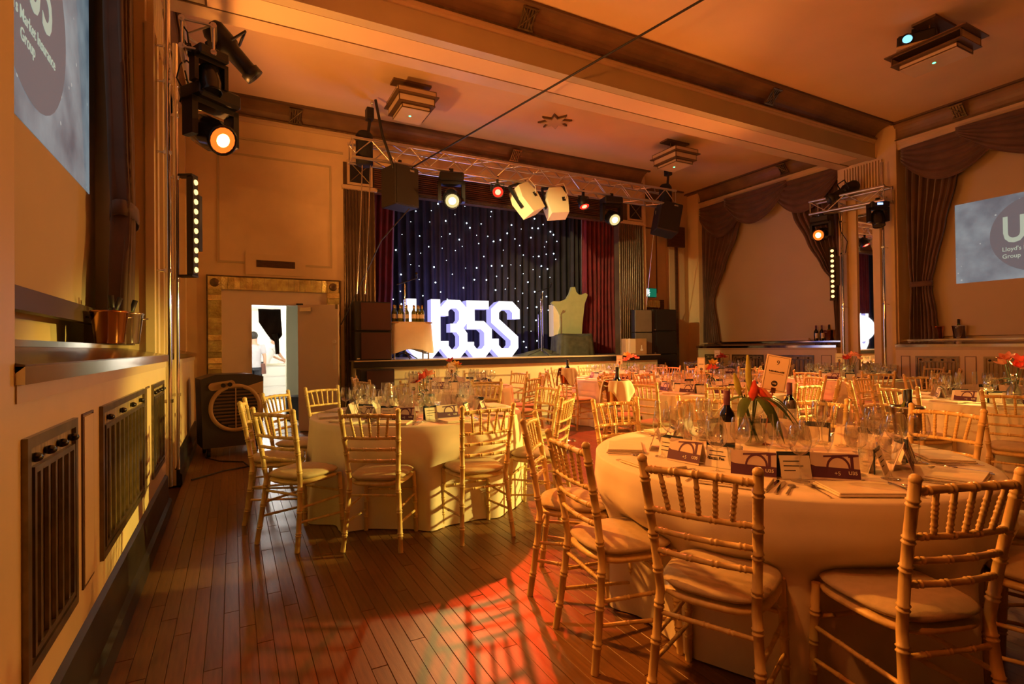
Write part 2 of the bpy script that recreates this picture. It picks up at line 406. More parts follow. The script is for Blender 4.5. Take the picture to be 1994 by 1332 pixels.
# cornices and beam
def cove(mb, f, d0, d1, z0, z1, k=8):
    pts = [(d0+(d1-d0)*(1-math.cos(t*PI/2/k)), z0+(z1-z0)*math.sin(t*PI/2/k)) for t in range(k+1)]
    return mb.prism(pts+[(d0, z1)], lambda d, z: f(d, z, 0), lambda d, z: f(d, z, 1))
def cornice(n, label, f, d0, d1, z0, lower):
    c = cove(MB(), f, d0, d1, z0, H); o = struct(c, 'trim_%d' % n, 'cove', label=label, cat='cornice')
    l = MB(); l.prism([(d0-.12, z0-lower), (d0+.005, z0-lower), (d0+.02, z0-lower*.7), (d0+.02, z0-lower*.45), (d0+.045, z0-lower*.3), (d0+.045, z0), (d0-.12, z0)], lambda d, z: f(d, z, 0), lambda d, z: f(d, z, 1)); l.build('moulding', 'tan', o)
    s = MB(); s.prism([(d0+.02, z0-.004), (d0+.06, z0-.004), (d0+.06, z0+.018), (d0+.02, z0+.018)], lambda d, z: f(d, z, 0), lambda d, z: f(d, z, 1)); s.build('bronze_strip', 'bronze', o)
    e = MB(); e.prism([(d1-.03, H-.03), (d1+.015, H-.03), (d1+.015, H), (d1-.03, H)], lambda d, z: f(d, z, 0), lambda d, z: f(d, z, 1)); e.build('top_bead', 'line', o)
    return o
def bracket(par, m):
    b = MB()
    for k in range(5): b.box(-.09+k*.036, -.07+k*.036, -.01, .012, -.11, .11)
    b.box(-.1, .1, .0, .018, -.12, -.10); b.box(-.1, .1, .0, .018, .10, .12)
    b.tube([(-.09, .015, -.1), (.09, .015, .1)], .008, 6); b.tube([(-.09, .015, .1), (.09, .015, -.1)], .008, 6)
    b.xf(m).build('cove_bracket', 'bronze', par)
c1 = cornice(2, 'brown coved cornice on the end wall above the stage', lambda d, z, e: ((-.7, 8.12)[e], YB-d, z), .02, .31, 4.92, .06)
c2 = cornice(3, 'brown coved cornice on the near side of the ceiling beam', lambda d, z, e: ((-.7, 10.25)[e], 5.42-d, z), .02, .36, 4.97, .06)
c3 = cornice(4, 'brown coved cornice along the right wall over the far bay', lambda d, z, e: (XR+.2-d, (6.1, 9.95)[e], z), .02, .19, 4.86, .16)
c4 = cornice(5, 'brown coved cornice along the right wall over the near bay', lambda d, z, e: (XR+.2-d, (-1.4, 5.1)[e], z), .02, .19, 4.86, .16)
c5 = cornice(6, 'brown coved cornice along the left wall near the moving heads', lambda d, z, e: (XL-.2+d, (6.1, 8.9)[e], z), .02, .19, 4.86, .16)
c6 = cornice(7, 'brown coved cornice in the recessed corner right of the stage', lambda d, z, e: ((8.2, 10.0)[e], YBR-d, z), .02, .18, 4.88, .1)
for x in (.9, 4.85): bracket(c1, basis((x, YB-.17, 5.02), (1, 0, 0), (0, -.7, -.7)))
for x in (3.0, 7.25): bracket(c2, basis((x, 5.42-.19, 5.06), (1, 0, 0), (0, -.7, -.7)))
bracket(c3, basis((XR+.05, 7.2, 5.0), (0, 1, 0), (-.7, 0, -.7))); bracket(c4, basis((XR+.05, 4.15, 5.0), (0, 1, 0), (-.7, 0, -.7)))
bm = struct(MB().box(-.7, 10.32, 5.42, 6.08, 4.66, H), 'trim_1', 'olive', label='deep olive cream beam crossing the ceiling', cat='beam')
MB().box(-.7, 10.32, 5.40, 5.53, 4.645, 4.66).build('beam_edge_board', 'olive', bm)
MB().box(-.7, 10.32, 5.89, 6.10, 4.645, 4.66).build('beam_edge_board', 'tan', bm)
MB().box(-.2, 10.0, 5.545, 5.875, 4.650, 4.66).build('beam_soffit_panel', 'ceil', bm)
MB().box(-.7, 10.32, 5.53, 5.545, 4.655, 4.661).box(-.7, 10.32, 5.875, 5.89, 4.655, 4.661).box(10.0, 10.02, 5.545, 5.875, 4.655, 4.661).box(-.22, -.2, 5.545, 5.875, 4.655, 4.661).build('beam_groove', 'line', bm)
# pilaster fittings: boards, mirror strip, ribbed panel (parts of the walls)
for side, wall in (('L', wl), ('R', wr)):
    X = SX(side)
    for a, b in ((5.20, 5.30), (5.44, 5.56), (5.84, 5.95), (6.02, 6.15)):
        sbox(MB(), side, -.12, -.06, a-.04 if side == 'L' else a-.1, b-.04 if side == 'L' else b-.1, .18, 4.0).build('pilaster_board', 'cream', wall)
    for k in range(14):
        sbox(MB(), side, -.12, -.075, 5.3+k*.05, 5.328+k*.05, 4.05, 4.6).build('rib', 'cream', wall)
    sbox(MB(), side, -.12, -.095, 5.47, 5.73, .3, 3.7).build('mirror_strip', 'mirror', wall, 'tall narrow mirror strip')
# ---- doorway with gilt mirrored frame
d1 = thing('door_1', 'cream doorway in a gold mirrored frame with its door open', 'doorway', (0, 0, 0)); d1['kind'] = 'structure'
MB().box(-.15, .26, YB+.01, YB+.13, 0, 2.27).box(.95, 1.37, YB+.01, YB+.13, 0, 2.27).box(.26, .95, YB+.01, YB+.13, 2.03, 2.27).build('door_surround', 'doorpanel', d1)
fr = MB(); segs = []
def giltrun(x0, x1, z0, z1, vert):
    n = int(round((z1-z0 if vert else x1-x0)/.085))
    for k in range(n):
        if vert: a = z0+(z1-z0)*k/n; b = z0+(z1-z0)*(k+1)/n; segs.append((x0, x1, a+.002, b-.002))
        else: a = x0+(x1-x0)*k/n; b = x0+(x1-x0)*(k+1)/n; segs.append((a+.002, b-.002, z0, z1))
giltrun(-.33, -.15, .0, 2.25, True); giltrun(1.38, 1.57, .0, 2.25, True); giltrun(-.15, 1.38, 2.25, 2.44, False)
for x0, x1, z0, z1 in segs:
    t = random.uniform(-.03, .03); t2 = random.uniform(-.03, .03)
    p = MB(); p.prism([(x0, z0), (x1, z0), (x1, z1), (x0, z1)], lambda x, z: (x, YB-.034+t*((x-x0)/(x1-x0)-.5)+t2*((z-z0)/(z1-z0)-.5), z), lambda x, z: (x, YB-.004, z)).build('mirror_tile', 'gilt', d1)
for x in (-.33, 1.38):
    MB().box(x, x+.18, YB-.032, YB-.004, 2.25, 2.44).build('corner_tile', 'gilt', d1)
    MB().lathe([(0, .012), (.05, .012), (.06, .004), (.065, 0)], 14, (x+.09, YB-.034, 2.345), axis='-y').build('rosette', 'bronze', d1)
frame_line(MB(), bfn(YB), -.35, 1.59, -.01, 2.46, .016, .036).build('frame_edge', 'bronze', d1)
# open leaf, hinged right of the opening
a = R(-32); ca, sa = math.cos(a), math.sin(a)
lm = basis((.945, YB-.005, 0), (ca, sa, 0), (0, 0, 1))
leaf = MB().box(0, .66, .02, 2.03, 0, .045).xf(lm).build('door_leaf', 'doorpanel', d1)
MB().box(.58, .63, 1.0, 1.38, .045, .055).xf(lm).build('push_plate', 'paper', leaf)
MB().tube([(.605, 1.44, .05), (.605, 1.44, .075)], .028, 12).xf(lm).build('door_knob', 'paper', leaf)
MB().box(.06, .24, 1.93, 1.99, .045, .10).xf(lm).box(.9, 1.0, YB-.06, YB, 2.03, 2.06).build('door_closer', 'steel', leaf)
MB().box(.625, .66, 1.96, 2.035, .04, .06).xf(lm).build('corner_bracket', 'bronze', leaf)
MB().box(.95, .962, YB-.03, YB, .9, 1.05).build('hinge', 'steel', leaf)
# bright service corridor behind it
co = MB()
co.box(-.4, -.3, YB+.14, 20.5, -.02, 2.7); co.box(1.4, 1.48, YB+.14, 20.5, -.02, 2.7); co.box(-.4, 1.48, 20.5, 20.6, -.02, 2.7); co.box(-.4, 1.48, YB+.14, 20.6, 2.7, 2.8)
struct(co, 'wall_corridor', 'corrwall', label='white walls of the bright service corridor', cat='wall')
struct(MB().box(-.3, 1.4, YB+.14, 20.5, -.08, -.002).box(.26, .95, YB, YB+.14, -.08, -.002), 'floor_corridor', 'corrwall', label='pale floor of the service corridor', cat='floor')
struct(MB().box(1.02, 1.4, 11.2, 11.35, 0, 2.7).box(.92, 1.02, 11.2, 11.4, 0, 2.7).box(-.3, 1.0, 11.2, 11.35, 2.25, 2.7), 'trim_8', 'corrgreen', label='pale green inner corridor door frame', cat='doorframe')
lamp('corridor_tube_light', 'POINT', (.5, 12.6, 2.4), (0, 0, 0), E_CORR[0], E_CORR[1], .25)
lamp('corridor_tube_light', 'POINT', (.6, 17.2, 2.4), (0, 0, 0), E_CORR[0]*1.4, E_CORR[1], .25)
# right-hand door behind the speakers
d2 = thing('door_2', 'dark doorway under the green exit sign', 'doorway'); d2['kind'] = 'structure'
MB().box(8.38, 9.3, YBR+.02, YBR+.1, 0, 2.3).build('door_leaf', 'darkwood', d2)
n = 22
for k in range(n): MB().box(8.38+.92*k/n+.002, 8.38+.92*(k+1)/n-.002, YBR-.04-.006*(k % 3), YBR, 2.25, 2.42).build('reeded_tile', 'gilt', d2)
MB().box(9.3, 9.42, YBR-.05, YBR, 0, 2.44).box(8.26, 8.38, YBR-.05, YBR, 0, 2.44).build('door_frame', 'darkwood', d2)
# ---- stage
st = struct(MB().box(1.75, 8.2, 8.80, 12.4, 0, ZS-.02), 'floor_stage', 'stagefront', label='raised stage with cream panelled front', cat='stage')
MB().box(1.72, 8.22, 8.72, 12.4, ZS-.02, ZS).build('stage_deck', 'stagefloor', st)
MB().box(1.72, 8.22, 8.74, 8.80, ZS-.12, ZS-.02).build('stage_nosing', 'kick', st, 'dark edge strip')
for x0 in (2.3, 3.75, 5.2, 6.65): frame_line(MB(), bfn(8.80), x0, x0+1.25, .18, .82, .02, .012).build('panel_moulding', 'tan', st)
struct(MB().box(1.52, 8.35, 12.3, 12.4, ZS, H), 'wall_stage_back', 'black', label='black wall behind the star backdrop', cat='wall')
struct(MB().box(1.52, 1.62, YB+.16, 12.3, ZS, H), 'wall_stage_left', 'black', label='black wing wall at the left of the stage', cat='wall')
struct(MB().box(8.25, 8.35, 10.03, 12.3, ZS, H), 'wall_stage_right', 'black', label='black wing wall at the right of the stage', cat='wall')
# ribbed proscenium columns with crossed vents
for x0, x1, side in ((1.65, 2.17, 'left'), (7.46, 8.15, 'right')):
    pc = struct(MB().box(x0, x1, YB-.02, YB+.14, 0, 4.46), 'trim_%s' % ('9' if side == 'left' else '10'), 'column', label='dark ribbed column at the %s of the stage opening' % side, cat='column')
    nrib = int((x1-x0-.06)/.055)
    for k in range(nrib):
        MB().tube([(x0+.05+k*.055, YB-.02, .0), (x0+.05+k*.055, YB-.02, 4.02)], .02, 6).build('rib', 'column', pc)
    for xx in (x0+.012, x1-.012): MB().tube([(xx, YB-.03, 0), (xx, YB-.03, 4.02)], .014, 8).build('edge_rod', 'bronze', pc)
    c0 = x0+.06 if side == 'left' else x0+.24
    v = MB().box(c0, c0+.42, YB-.06, YB-.02, 4.08, 4.5).build('vent_frame', 'tan', pc)
    MB().box(c0+.04, c0+.38, YB-.066, YB-.055, 4.12, 4.46).build('vent_hole', 'black', v)
    MB().tube([(c0+.04, YB-.07, 4.12), (c0+.38, YB-.07, 4.46)], .009, 6).tube([(c0+.04, YB-.07, 4.46), (c0+.38, YB-.07, 4.12)], .009, 6).build('cross_rods', 'bronze', v)
    MB().box(x0-.03, x1+.03, YB-.09, YB-.02, 4.0, 4.06).build('column_cap', 'tan', pc)
hd = struct(MB().box(2.17, 7.46, YB+.0, YB+.14, 4.02, 4.47), 'trim_11', 'darkwood', label='brown slatted header over the stage opening', cat='header')
for k in range(11): MB().box(2.17, 7.46, YB-.03, YB, 4.07+k*.036, 4.09+k*.036).build('slat', 'darkwood', hd)
for k in range(3): MB().box(2.17, 7.46, YB-.05-.02*k, YB, 4.005+.018*k, 4.02+.018*k).build('chrome_bead', 'bronze', hd)
# ================================================================ DRAPES AND SCREENS
def lerp_keys(keys, z):
    for a, b in zip(keys, keys[1:]):
        if z <= a[0] and z >= b[0]:
            t = (a[0]-z)/(a[0]-b[0]) if a[0] != b[0] else 0
            t = t*t*(3-2*t)*.5+t*.5
            return [x+(y-x)*t for x, y in zip(a[1:], b[1:])]
    return keys[-1][1:]
def drape_mb(P, keys, pleats, amp, nu=None, nv=24, ph=0.):
    z0, z1 = keys[0][0], keys[-1][0]; nu = nu or pleats*6
    def fn(s, t):
        z = z0+(z1-z0)*t; u0, u1 = lerp_keys(keys, z)[:2]
        w = amp*(1+.35*math.sin(5*s+ph)); 
        n = w*math.sin(2*PI*pleats*s+ph+.6*math.sin(3*t+7*s))
        return P(u0+(u1-u0)*s+.25*w*math.cos(4*PI*pleats*s), n, z)
    return MB().grid(fn, nu, nv)
def swag_mb(P, u0, u1, z0, z1, sag, drop, folds=5, amp=.025):
    # scooped valance hanging between two points
    def fn(s, t):
        zt = z0+(z1-z0)*s; k = 4*s*(1-s)
        z = zt-(drop*(.35+.65*k)+sag*k)*t
        n = .02+.09*k*math.sin(t*PI*.8)+amp*math.sin(t*2*PI*folds)*(.35+k*.65)
        return P(u0+(u1-u0)*s, n, z)
    return MB().grid(fn, 20, folds*6)
PL = lambda u, n, z: (XL+n-.22, u, z)
PR = lambda u, n, z: (XR-n+.24, u, z)
# left wall
t = thing('window_curtain', 'dark brown tied curtain at the far end of the left screen', 'curtain')
drape_mb(PL, [(4.70, 4.42, 5.16), (3.6, 4.50, 5.14), (2.75, 4.66, 5.12), (2.38, 4.76, 5.08), (2.2, 4.74, 5.09), (1.8, 4.62, 5.13), (1.37, 4.55, 5.16)], 9, .055, nv=34).build('curtain_drape', 'velvet', t, solid=.006)
MB().grid(lambda s, v: (XL-.22+.085*math.cos(2*PI*s), 4.92+.19*math.sin(2*PI*s), 2.29+.11*v-.03*math.sin(2*PI*s)), 20, 2).build('tieback', 'velvet', t, 'brown tieback band', solid=.008)
def text_on(strings, P3, mat_, par, name='lettering'):
    for st_, size, u, v, b in strings:
        text_mb(st_, size, .001, 'LEFT', b).xf(P3(u, v) @ Matrix.Diagonal((.74 if size > .3 else .9, 1, 1, 1))).build(name, mat_, par)
t = thing('projection_screen', 'beige projection screen on the left wall with blue logo slide', 'screen')
MB().box(XL-.43, XL-.415, 1.8, 5.0, 1.62, 4.7).build('screen_surface', 'screen', t)
MB().box(XL-.43, XL-.37, 1.8, 4.95, 1.52, 1.63).build('weight_bar', 'bar', t)
MB().box(XL-.414, XL-.411, 1.9, 4.80, 2.46, 4.5).build('projected_slide', 'projection', t)
MB().lathe([(0, 0), (.59, 0)], 40, (0, 0, 0)).xf(basis((XL-.409, 3.60, 3.19), (0, 1, 0), (0, 0, 1))).build('slide_disc', 'projdisc', t)
LT = lambda u, v: basis((XL-.407, u, v), (0, 1, 0), (0, 0, 1))
text_on([('U35', .56, 3.21, 3.27, .006), ("Lloyd's Market Insurance", .092, 3.12, 2.985, .0006), ('Group', .092, 3.38, 2.885, .0006)], LT, 'projtext', t)
# near bay on the right wall
t = thing('projection_screen', 'beige projection screen on the right wall with blue logo slide', 'screen')
MB().box(XR+.415, XR+.43, 1.35, 4.98, 1.42, 4.7).build('screen_surface', 'screen', t)
MB().box(XR+.411, XR+.414, 1.6, 4.36, 2.28, 3.58).build('projected_slide', 'projection', t)
MB().lathe([(0, 0), (.58, 0)], 40).xf(basis((XR+.409, 3.33, 2.95), (0, -1, 0), (0, 0, 1))).build('slide_disc', 'projdisc', t)
RT = lambda u, v: basis((XR+.407, u, v), (0, -1, 0), (0, 0, 1))
text_on([('U35', .56, 3.76, 3.02, .012), ("Lloyd's Market Insurance", .092, 3.76, 2.74, .0006), ('Group', .092, 3.76, 2.63, .0006)], RT, 'projtext', t)
t = thing('projection_screen', 'blank beige projection screen in the far right bay', 'screen')
MB().box(XR+.415, XR+.43, 6.2, 9.5, 1.40, 4.7).build('screen_surface', 'screen', t)
MB().box(XR+.37, XR+.43, 6.9, 9.1, 1.385, 1.43).build('weight_bar', 'tan', t)
t = thing('window_curtain', 'brown tied curtain beside the lit slide on the right wall', 'curtain')
drape_mb(PR, [(4.62, 4.98, 4.05), (3.95, 4.98, 4.26), (3.3, 4.97, 4.42), (2.6, 4.95, 4.58), (2.38, 4.93, 4.64), (2.2, 4.93, 4.64), (1.8, 4.96, 4.58), (1.37, 4.97, 4.56)], 7, .045, nv=34).build('curtain_drape', 'velvet', t, solid=.006)
MB().grid(lambda s, v: (XR+.24+.075*math.cos(2*PI*s), 4.79+.17*math.sin(2*PI*s), 2.27+.09*v), 20, 2).build('tieback', 'velvet', t, 'brown tieback band', solid=.008)
t = thing('swag_valance', 'brown swagged valance over the right wall slide', 'valance')
PV = lambda u, n, z: (XR-n+.215-.05, u, z)
swag_mb(PV, 5.02, 3.62, 4.70, 4.74, .05, .68).build('swag', 'velvet', t, solid=.005)
swag_mb(lambda u, n, z: PV(u, n+.05, z), 4.2, 1.6, 4.76, 4.72, .42, .35, 6).build('swag', 'velvet', t, solid=.005)
t = thing('window_curtain', 'brown curtain at the stage side of the blank screen', 'curtain')
drape_mb(PR, [(4.45, 9.54, 8.3), (3.9, 9.54, 8.50), (3.2, 9.53, 8.86), (2.6, 9.52, 9.16), (2.42, 9.51, 9.24), (2.2, 9.51, 9.22), (1.8, 9.53, 9.14), (1.37, 9.54, 9.08)], 8, .045, nv=34).build('curtain_drape', 'velvet', t, solid=.006)
t = thing('window_curtain', 'brown curtain sweeping to the amber light strip', 'curtain')
drape_mb(PR, [(4.5, 7.25, 6.12), (4.0, 7.10, 6.12), (3.4, 6.80, 6.12), (2.85, 6.5, 6.11), (2.55, 6.30, 6.11), (2.4, 6.28, 6.11), (1.37, 6.24, 6.11)], 8, .045, nv=34).build('curtain_drape', 'velvet', t, solid=.006)
t = thing('swag_valance', 'brown double swagged valance over the blank screen', 'valance')
swag_mb(PV, 9.56, 8.2, 4.72, 4.74, .05, .80).build('swag', 'velvet', t, solid=.005)
swag_mb(lambda u, n, z: PV(u, n+.05, z), 8.75, 7.15, 4.76, 4.76, .25, .50).build('swag', 'velvet', t, solid=.005)
swag_mb(lambda u, n, z: PV(u, n+.02, z), 7.5, 6.1, 4.74, 4.72, .12, .62).build('swag', 'velvet', t, solid=.005)
# stage drapes
PS = lambda y: (lambda u, n, z: (u, y+n, z))
sc = thing('star_cloth', 'black stage backdrop dotted with small white star lights', 'backdrop')
drape_mb(PS(11.5), [(4.9, 1.75, 8.25), (1.13, 1.75, 8.25)], 34, .05, nu=240, nv=6).build('cloth', 'starcloth', sc)
stars = [(3.3, 3.82),(3.5, 4.12),(3.62, 4.37),(3.7, 3.82),(3.98, 4.42),(3.94, 4.16),(4.14, 4.59),(4.22, 3.85),(4.32, 4.22),(4.42, 3.93),(4.55, 4.39),(4.65, 3.82),(4.8, 4.61),(4.84, 4.22),(4.92, 4.12),(5.14, 3.77),(5.09, 3.96),(5.21, 4.24),(5.46, 4.44),(5.53, 3.85),(5.69, 4.67),(5.9, 4.08),(6.29, 4.22),(6.11, 3.96),(5.79, 3.66),(5.71, 3.9),(5.48, 4.56),(6.02, 4.29),(6.41, 4.54),(6.6, 4.27),(6.56, 4.03),(6.67, 4.51),(6.92, 4.39),(7.13, 4.23),(6.95, 3.83),(7.01, 3.96),(6.77, 4.28),(3.16, 3.47),(3.47, 3.4),(3.72, 3.44),(3.68, 3.15),(4.33, 3.32),(4.23, 3.59),(4.55, 3.56),(5.27, 3.47),(5.75, 3.28),(5.99, 3.32),(6.25, 3.32),(6.34, 3.58),(6.62, 3.56),(6.78, 3.58),(7.0, 3.65),(6.85, 3.34),(6.61, 3.24),(7.22, 3.68),(7.03, 3.28),(3.27, 2.94),(3.25, 2.57),(3.68, 2.85),(4.06, 2.8),(4.18, 2.59),(4.47, 3.01),(4.74, 2.71),(4.8, 3.17),(5.08, 3.19),(5.02, 2.91),(5.33, 2.92),(5.47, 3.26),(5.6, 3.02),(5.83, 2.72),(5.9, 2.99),(6.1, 2.75),(6.33, 3.12),(6.46, 2.92),(6.8, 3.07),(6.65, 2.69),(6.88, 2.7),(6.99, 2.58),(6.31, 2.64),(6.18, 2.44),(7.04, 2.24),(6.82, 2.45),(6.7, 2.31),(6.44, 2.28),(6.32, 1.45),(6.7, 1.47),(6.39, 1.31),(6.68, 1.98),(6.53, 1.71),(4.34, 2.43),(3.76, 2.49),(3.09, 2.39),(3.27, 2.29),(6.07, 2.06),(6.33, 1.81),(7.28, 3.54),(7.22, 4.16),(7.32, 4.0),(5.91, 2.27),(5.57, 2.69),(7.1, 3.07),(4.72, 3.67),(5.38, 3.96),(6.24, 3.81),(5.06, 4.66),(3.91, 3.6),(4.03, 3.15),(3.49, 3.17)]
sm = {r: MB().sphere((0, 0, 0), r, 8, 5).mesh('star_light', 'star') for r in (.008, .012, .017)}
for i, (x, z) in enumerate(stars):
    inst('star_light', sm[(.008, .012, .017)[(i*7+int(x*100)) % 3]], sc, (x, 11.42, z))
t = thing('stage_curtain', 'red velvet stage curtain hanging at the right', 'curtain')
drape_mb(PS(10.15), [(4.6, 7.22, 8.15), (2.5, 7.2, 8.12), (1.15, 7.14, 8.16)], 8, .06, nv=20).build('curtain_drape', 'redvelvet', t, solid=.006)
t = thing('stage_curtain', 'narrow red velvet stage curtain at the left', 'curtain')
drape_mb(PS(10.15), [(4.6, 1.8, 2.80), (2.5, 1.8, 2.74), (1.15, 1.8, 2.62)], 8, .05, nv=20).build('curtain_drape', 'redvelvet', t, solid=.006)
t = thing('leg_curtain', 'black wing curtain between star cloth and red curtain', 'curtain')
drape_mb(PS(10.7), [(4.6, 7.25, 8.3), (1.15, 7.2, 8.3)], 9, .04, nv=6).build('curtain_drape', 'starcloth', t, solid=.006)
# ================================================================ STAGE PROPS
def letter(ch, polys, x, y, w, h, dep=.28, rz=0.):
    t = thing('light_up_letter', 'large white light-up %s on the stage' % ch, 'letter', (x, y, ZS+.002), rz)
    fr, sd = MB(), MB()
    for poly in polys:
        p = [(u*w, v*h) for u, v in poly]
        n = len(p)
        fr._add([(a, 0, b) for a, b in p], [tuple(range(n))])
        for i in range(n):
            (a, b), (c, d) = p[i], p[(i+1) % n]
            sd._add([(a, .002, b), (c, .002, d), (c, dep, d), (a, dep, b)], [(0, 1, 2, 3)])
        sd._add([(a, dep, b) for a, b in p], [tuple(reversed(range(n)))])
    fr.build('letter_face', 'letter', t); sd.build('letter_side', 'letterside', t, 'lavender lit return edge')
    return t
def outline_strip(pts, w):
    # rectangles chained along a centre line with mitred corners
    out = []; n = len(pts); L_, R_ = [], []
    for i, p in enumerate(pts):
        p = Vector(p); d0 = (p-Vector(pts[i-1])).normalized() if i else None; d1 = (Vector(pts[i+1])-p).normalized() if i < n-1 else None
        if d0 is None: d0 = d1
        if d1 is None: d1 = d0
        b = (d0+d1).normalized(); nn = Vector((-b.y, b.x)); k = w/2/max(.3, nn.dot(Vector((-d0.y, d0.x))))
        L_.append(tuple(p+nn*k)); R_.append(tuple(p-nn*k))
    return [tuple(L_+R_[::-1])]
hh = 1.12
# centre lines in letter space (width .62, height 1.12)
def strip_letter(ch, runs, x, w=.15):
    polys = []
    for r in runs: polys += outline_strip(r, w)
    quads = []
    for poly in polys:
        m = len(poly)//2
        for i in range(m-1): quads.append((poly[i], poly[i+1], poly[2*m-2-i], poly[2*m-1-i]))
    t = thing('light_up_letter', 'large white light-up %s on the stage' % ch, 'letter', (x, 9.6, ZS+.002), R(-4))
    fr, sd = MB(), MB(); dep = .27
    for q in quads: fr._add([(a, 0, b) for a, b in q], [(3, 2, 1, 0)]); sd._add([(a, dep, b) for a, b in q], [(0, 1, 2, 3)])
    for poly in polys:
        n = len(poly)
        for i in range(n):
            (a, b), (c, d) = poly[i], poly[(i+1) % n]
            sd._add([(a, .003, b), (c, .003, d), (c, dep, d), (a, dep, b)], [(0, 1, 2, 3)])
    fr.build('letter_face', 'letter', t); sd.build('letter_side', 'letterside', t, 'lavender lit return edge'); return t
W_ = .16
strip_letter('letter U', [[(.08, 1.11), (.08, .22), (.20, .08), (.42, .08), (.54, .22), (.54, 1.11)]], 2.86, .18)
strip_letter('digit three', [[(.08, .80), (.08, .92), (.18, 1.03), (.36, 1.03), (.46, .92), (.46, .70), (.36, .57), (.2, .57)], [(.2, .57), (.36, .57), (.46, .44), (.46, .2), (.36, .08), (.18, .08), (.08, .2), (.08, .32)]], 3.50, .165)
strip_letter('digit five', [[(.48, 1.03), (.1, 1.03), (.1, .63), (.34, .63), (.46, .52), (.46, .2), (.36, .08), (.18, .08), (.08, .2), (.08, .30)]], 4.03, .165)
strip_letter('letter S', [[(.56, .76), (.56, .92), (.45, 1.03), (.22, 1.03), (.10, .92), (.10, .72), (.52, .36), (.52, .2), (.42, .08), (.2, .08), (.09, .2), (.09, .36)]], 4.56, .17)
lamp('letter_glow', 'POINT', (4.0, 9.25, 1.75), (0, 0, 0), 18, (.85, .85, 1), .4)
lamp('letter_back_fill', 'POINT', (4.3, 10.4, 2.0), (0, 0, 0), 60, (.30, .26, 1), .4)  # added fill lamp, tints the star cloth blue behind the letters
# prize table with white cloth and bottles
t = thing('trestle_table', 'small folding table under the white cloth on stage', 'table', (2.72, 9.05, ZS))
MB().box(-.36, .36, -.2, .2, .62, .64).build('table_top', 'card', t)
for sx_ in (-1, 1): MB().tube([(sx_*.3, -.15, 0), (sx_*.3, -.15, .62)], .015, 8).tube([(sx_*.3, .15, 0), (sx_*.3, .15, .62)], .015, 8).tube([(sx_*.3, -.15, .1), (sx_*.3, .15, .1)], .012, 8).build('leg_frame', 'steel', t)
def cl(s, v):
    a = 2*PI*s; e = .55; cx_ = math.copysign(abs(math.cos(a))**e, math.cos(a)); cy_ = math.copysign(abs(math.sin(a))**e, math.sin(a))
    if v < .35: k = v/.35; return (.38*k*cx_, .22*k*cy_, .645)
    k = (v-.35)/.65; r = 1+.10*k*(1+.3*math.sin(8*a)); return (.38*r*cx_, .22*r*cy_, .645-.46*k*(1+.18*abs(math.sin(2*a))))
tag(MB().grid(cl, 64, 12).build('tablecloth', 'linen'), 'white cloth over the bottle table on stage', 'tablecloth').location = (2.72, 9.05, ZS)
def bottle_prof(r, h): return [(0, 0), (r, .004), (r, h*.55), (r*.9, h*.62), (r*.4, h*.74), (r*.36, h*.97), (r*.42, h*.975), (r*.42, h), (0, h)]
bt_g = MB().lathe(bottle_prof(.04, .29), 12).mesh('bottle_body', 'greenbottle'); bt_c = MB().lathe([(.0175, .235), (.018, .292), (0, .293)], 10).mesh('foil_cap', 'foil'); bt_l = MB().lathe([(.0405, .06), (.0405, .13)], 12).mesh('bottle_label', 'paper')
for i, (x, y) in enumerate([(2.44, 8.98), (2.54, 8.95), (2.49, 9.08), (2.60, 9.05), (2.66, 8.97), (2.78, 8.95), (2.86, 8.97), (2.93, 8.95), (2.83, 9.08), (2.92, 9.10)]):
    t = thing('champagne_bottle', 'green champagne bottle on the stage table, %s from the left' % ['first', 'third', 'second', 'fourth', 'fifth', 'sixth', 'eighth', 'tenth', 'seventh', 'ninth'][i], 'bottle', (x, y, ZS+.646), 0, 'bottles on the stage table')
    inst('glass_body', bt_g, t); inst('foil_cap', bt_c, t); inst('bottle_label', bt_l, t)
def mic_stand(label, x, y, h, boom):
    t = thing('microphone_stand', label, 'mic stand', (x, y, ZS))
    MB().tube([(0, 0, .1), (0, 0, h)], .011, 8).build('pole', 'chrome', t)
    for k in range(3): a = 2*PI*k/3+.5; MB().tube([(0, 0, .13), (.28*math.cos(a), .28*math.sin(a), .012)], .009, 6).build('leg', 'blackgloss', t)
    if boom: MB().tube([(-.14, 0, h-.03), (.22, 0, h+.10)], .009, 6).build('boom_arm', 'black', t)
    p = (.22, 0, h+.10) if boom else (0, 0, h)
    MB().tube([p, (p[0]-.03, p[1]-.06, p[2]+.05)], .012, 8).sphere((p[0]-.04, p[1]-.08, p[2]+.065), .026, 8, 6).build('microphone', 'black', t)
mic_stand('slim chrome microphone stand before the throne', 5.56, 9.3, 1.18, False)
mic_stand('boom microphone stand beside the bottle table', 2.60, 8.86, 1.3, True)
mic_stand('dark microphone stand just behind the draped throne', 6.2, 10.3, 1.45, True)
mic_stand('short dark microphone stand left of the throne', 6.35, 10.75, .95, False)
t = thing('draped_throne', 'tall pale green throne with a dark cloth over its seat', 'throne', (6.58, 10.0, ZS), R(-12))
bp = [(-.16, .42), (.42, .42), (.44, .7), (.50, 1.15), (.58, 1.36), (.53, 1.40), (.44, 1.36), (.36, 1.36), (.30, 1.42), (.27, 1.53), (.19, 1.53), (.14, 1.38), (.06, 1.26), (-.08, 1.20), (-.26, 1.20), (-.30, 1.16), (-.18, 1.06), (-.10, .88), (-.09, .66)]
MB().prism(bp, lambda a, b: (a, 0, b), lambda a, b: (a, .09, b)).build('throne_back', 'throne', t)
MB().prism([(-.24, .42), (-.09, .42), (-.10, .9), (-.24, 1.14)], lambda a, b: (a, .04, b), lambda a, b: (a, .34, b)).build('throne_side', 'thronelight', t)
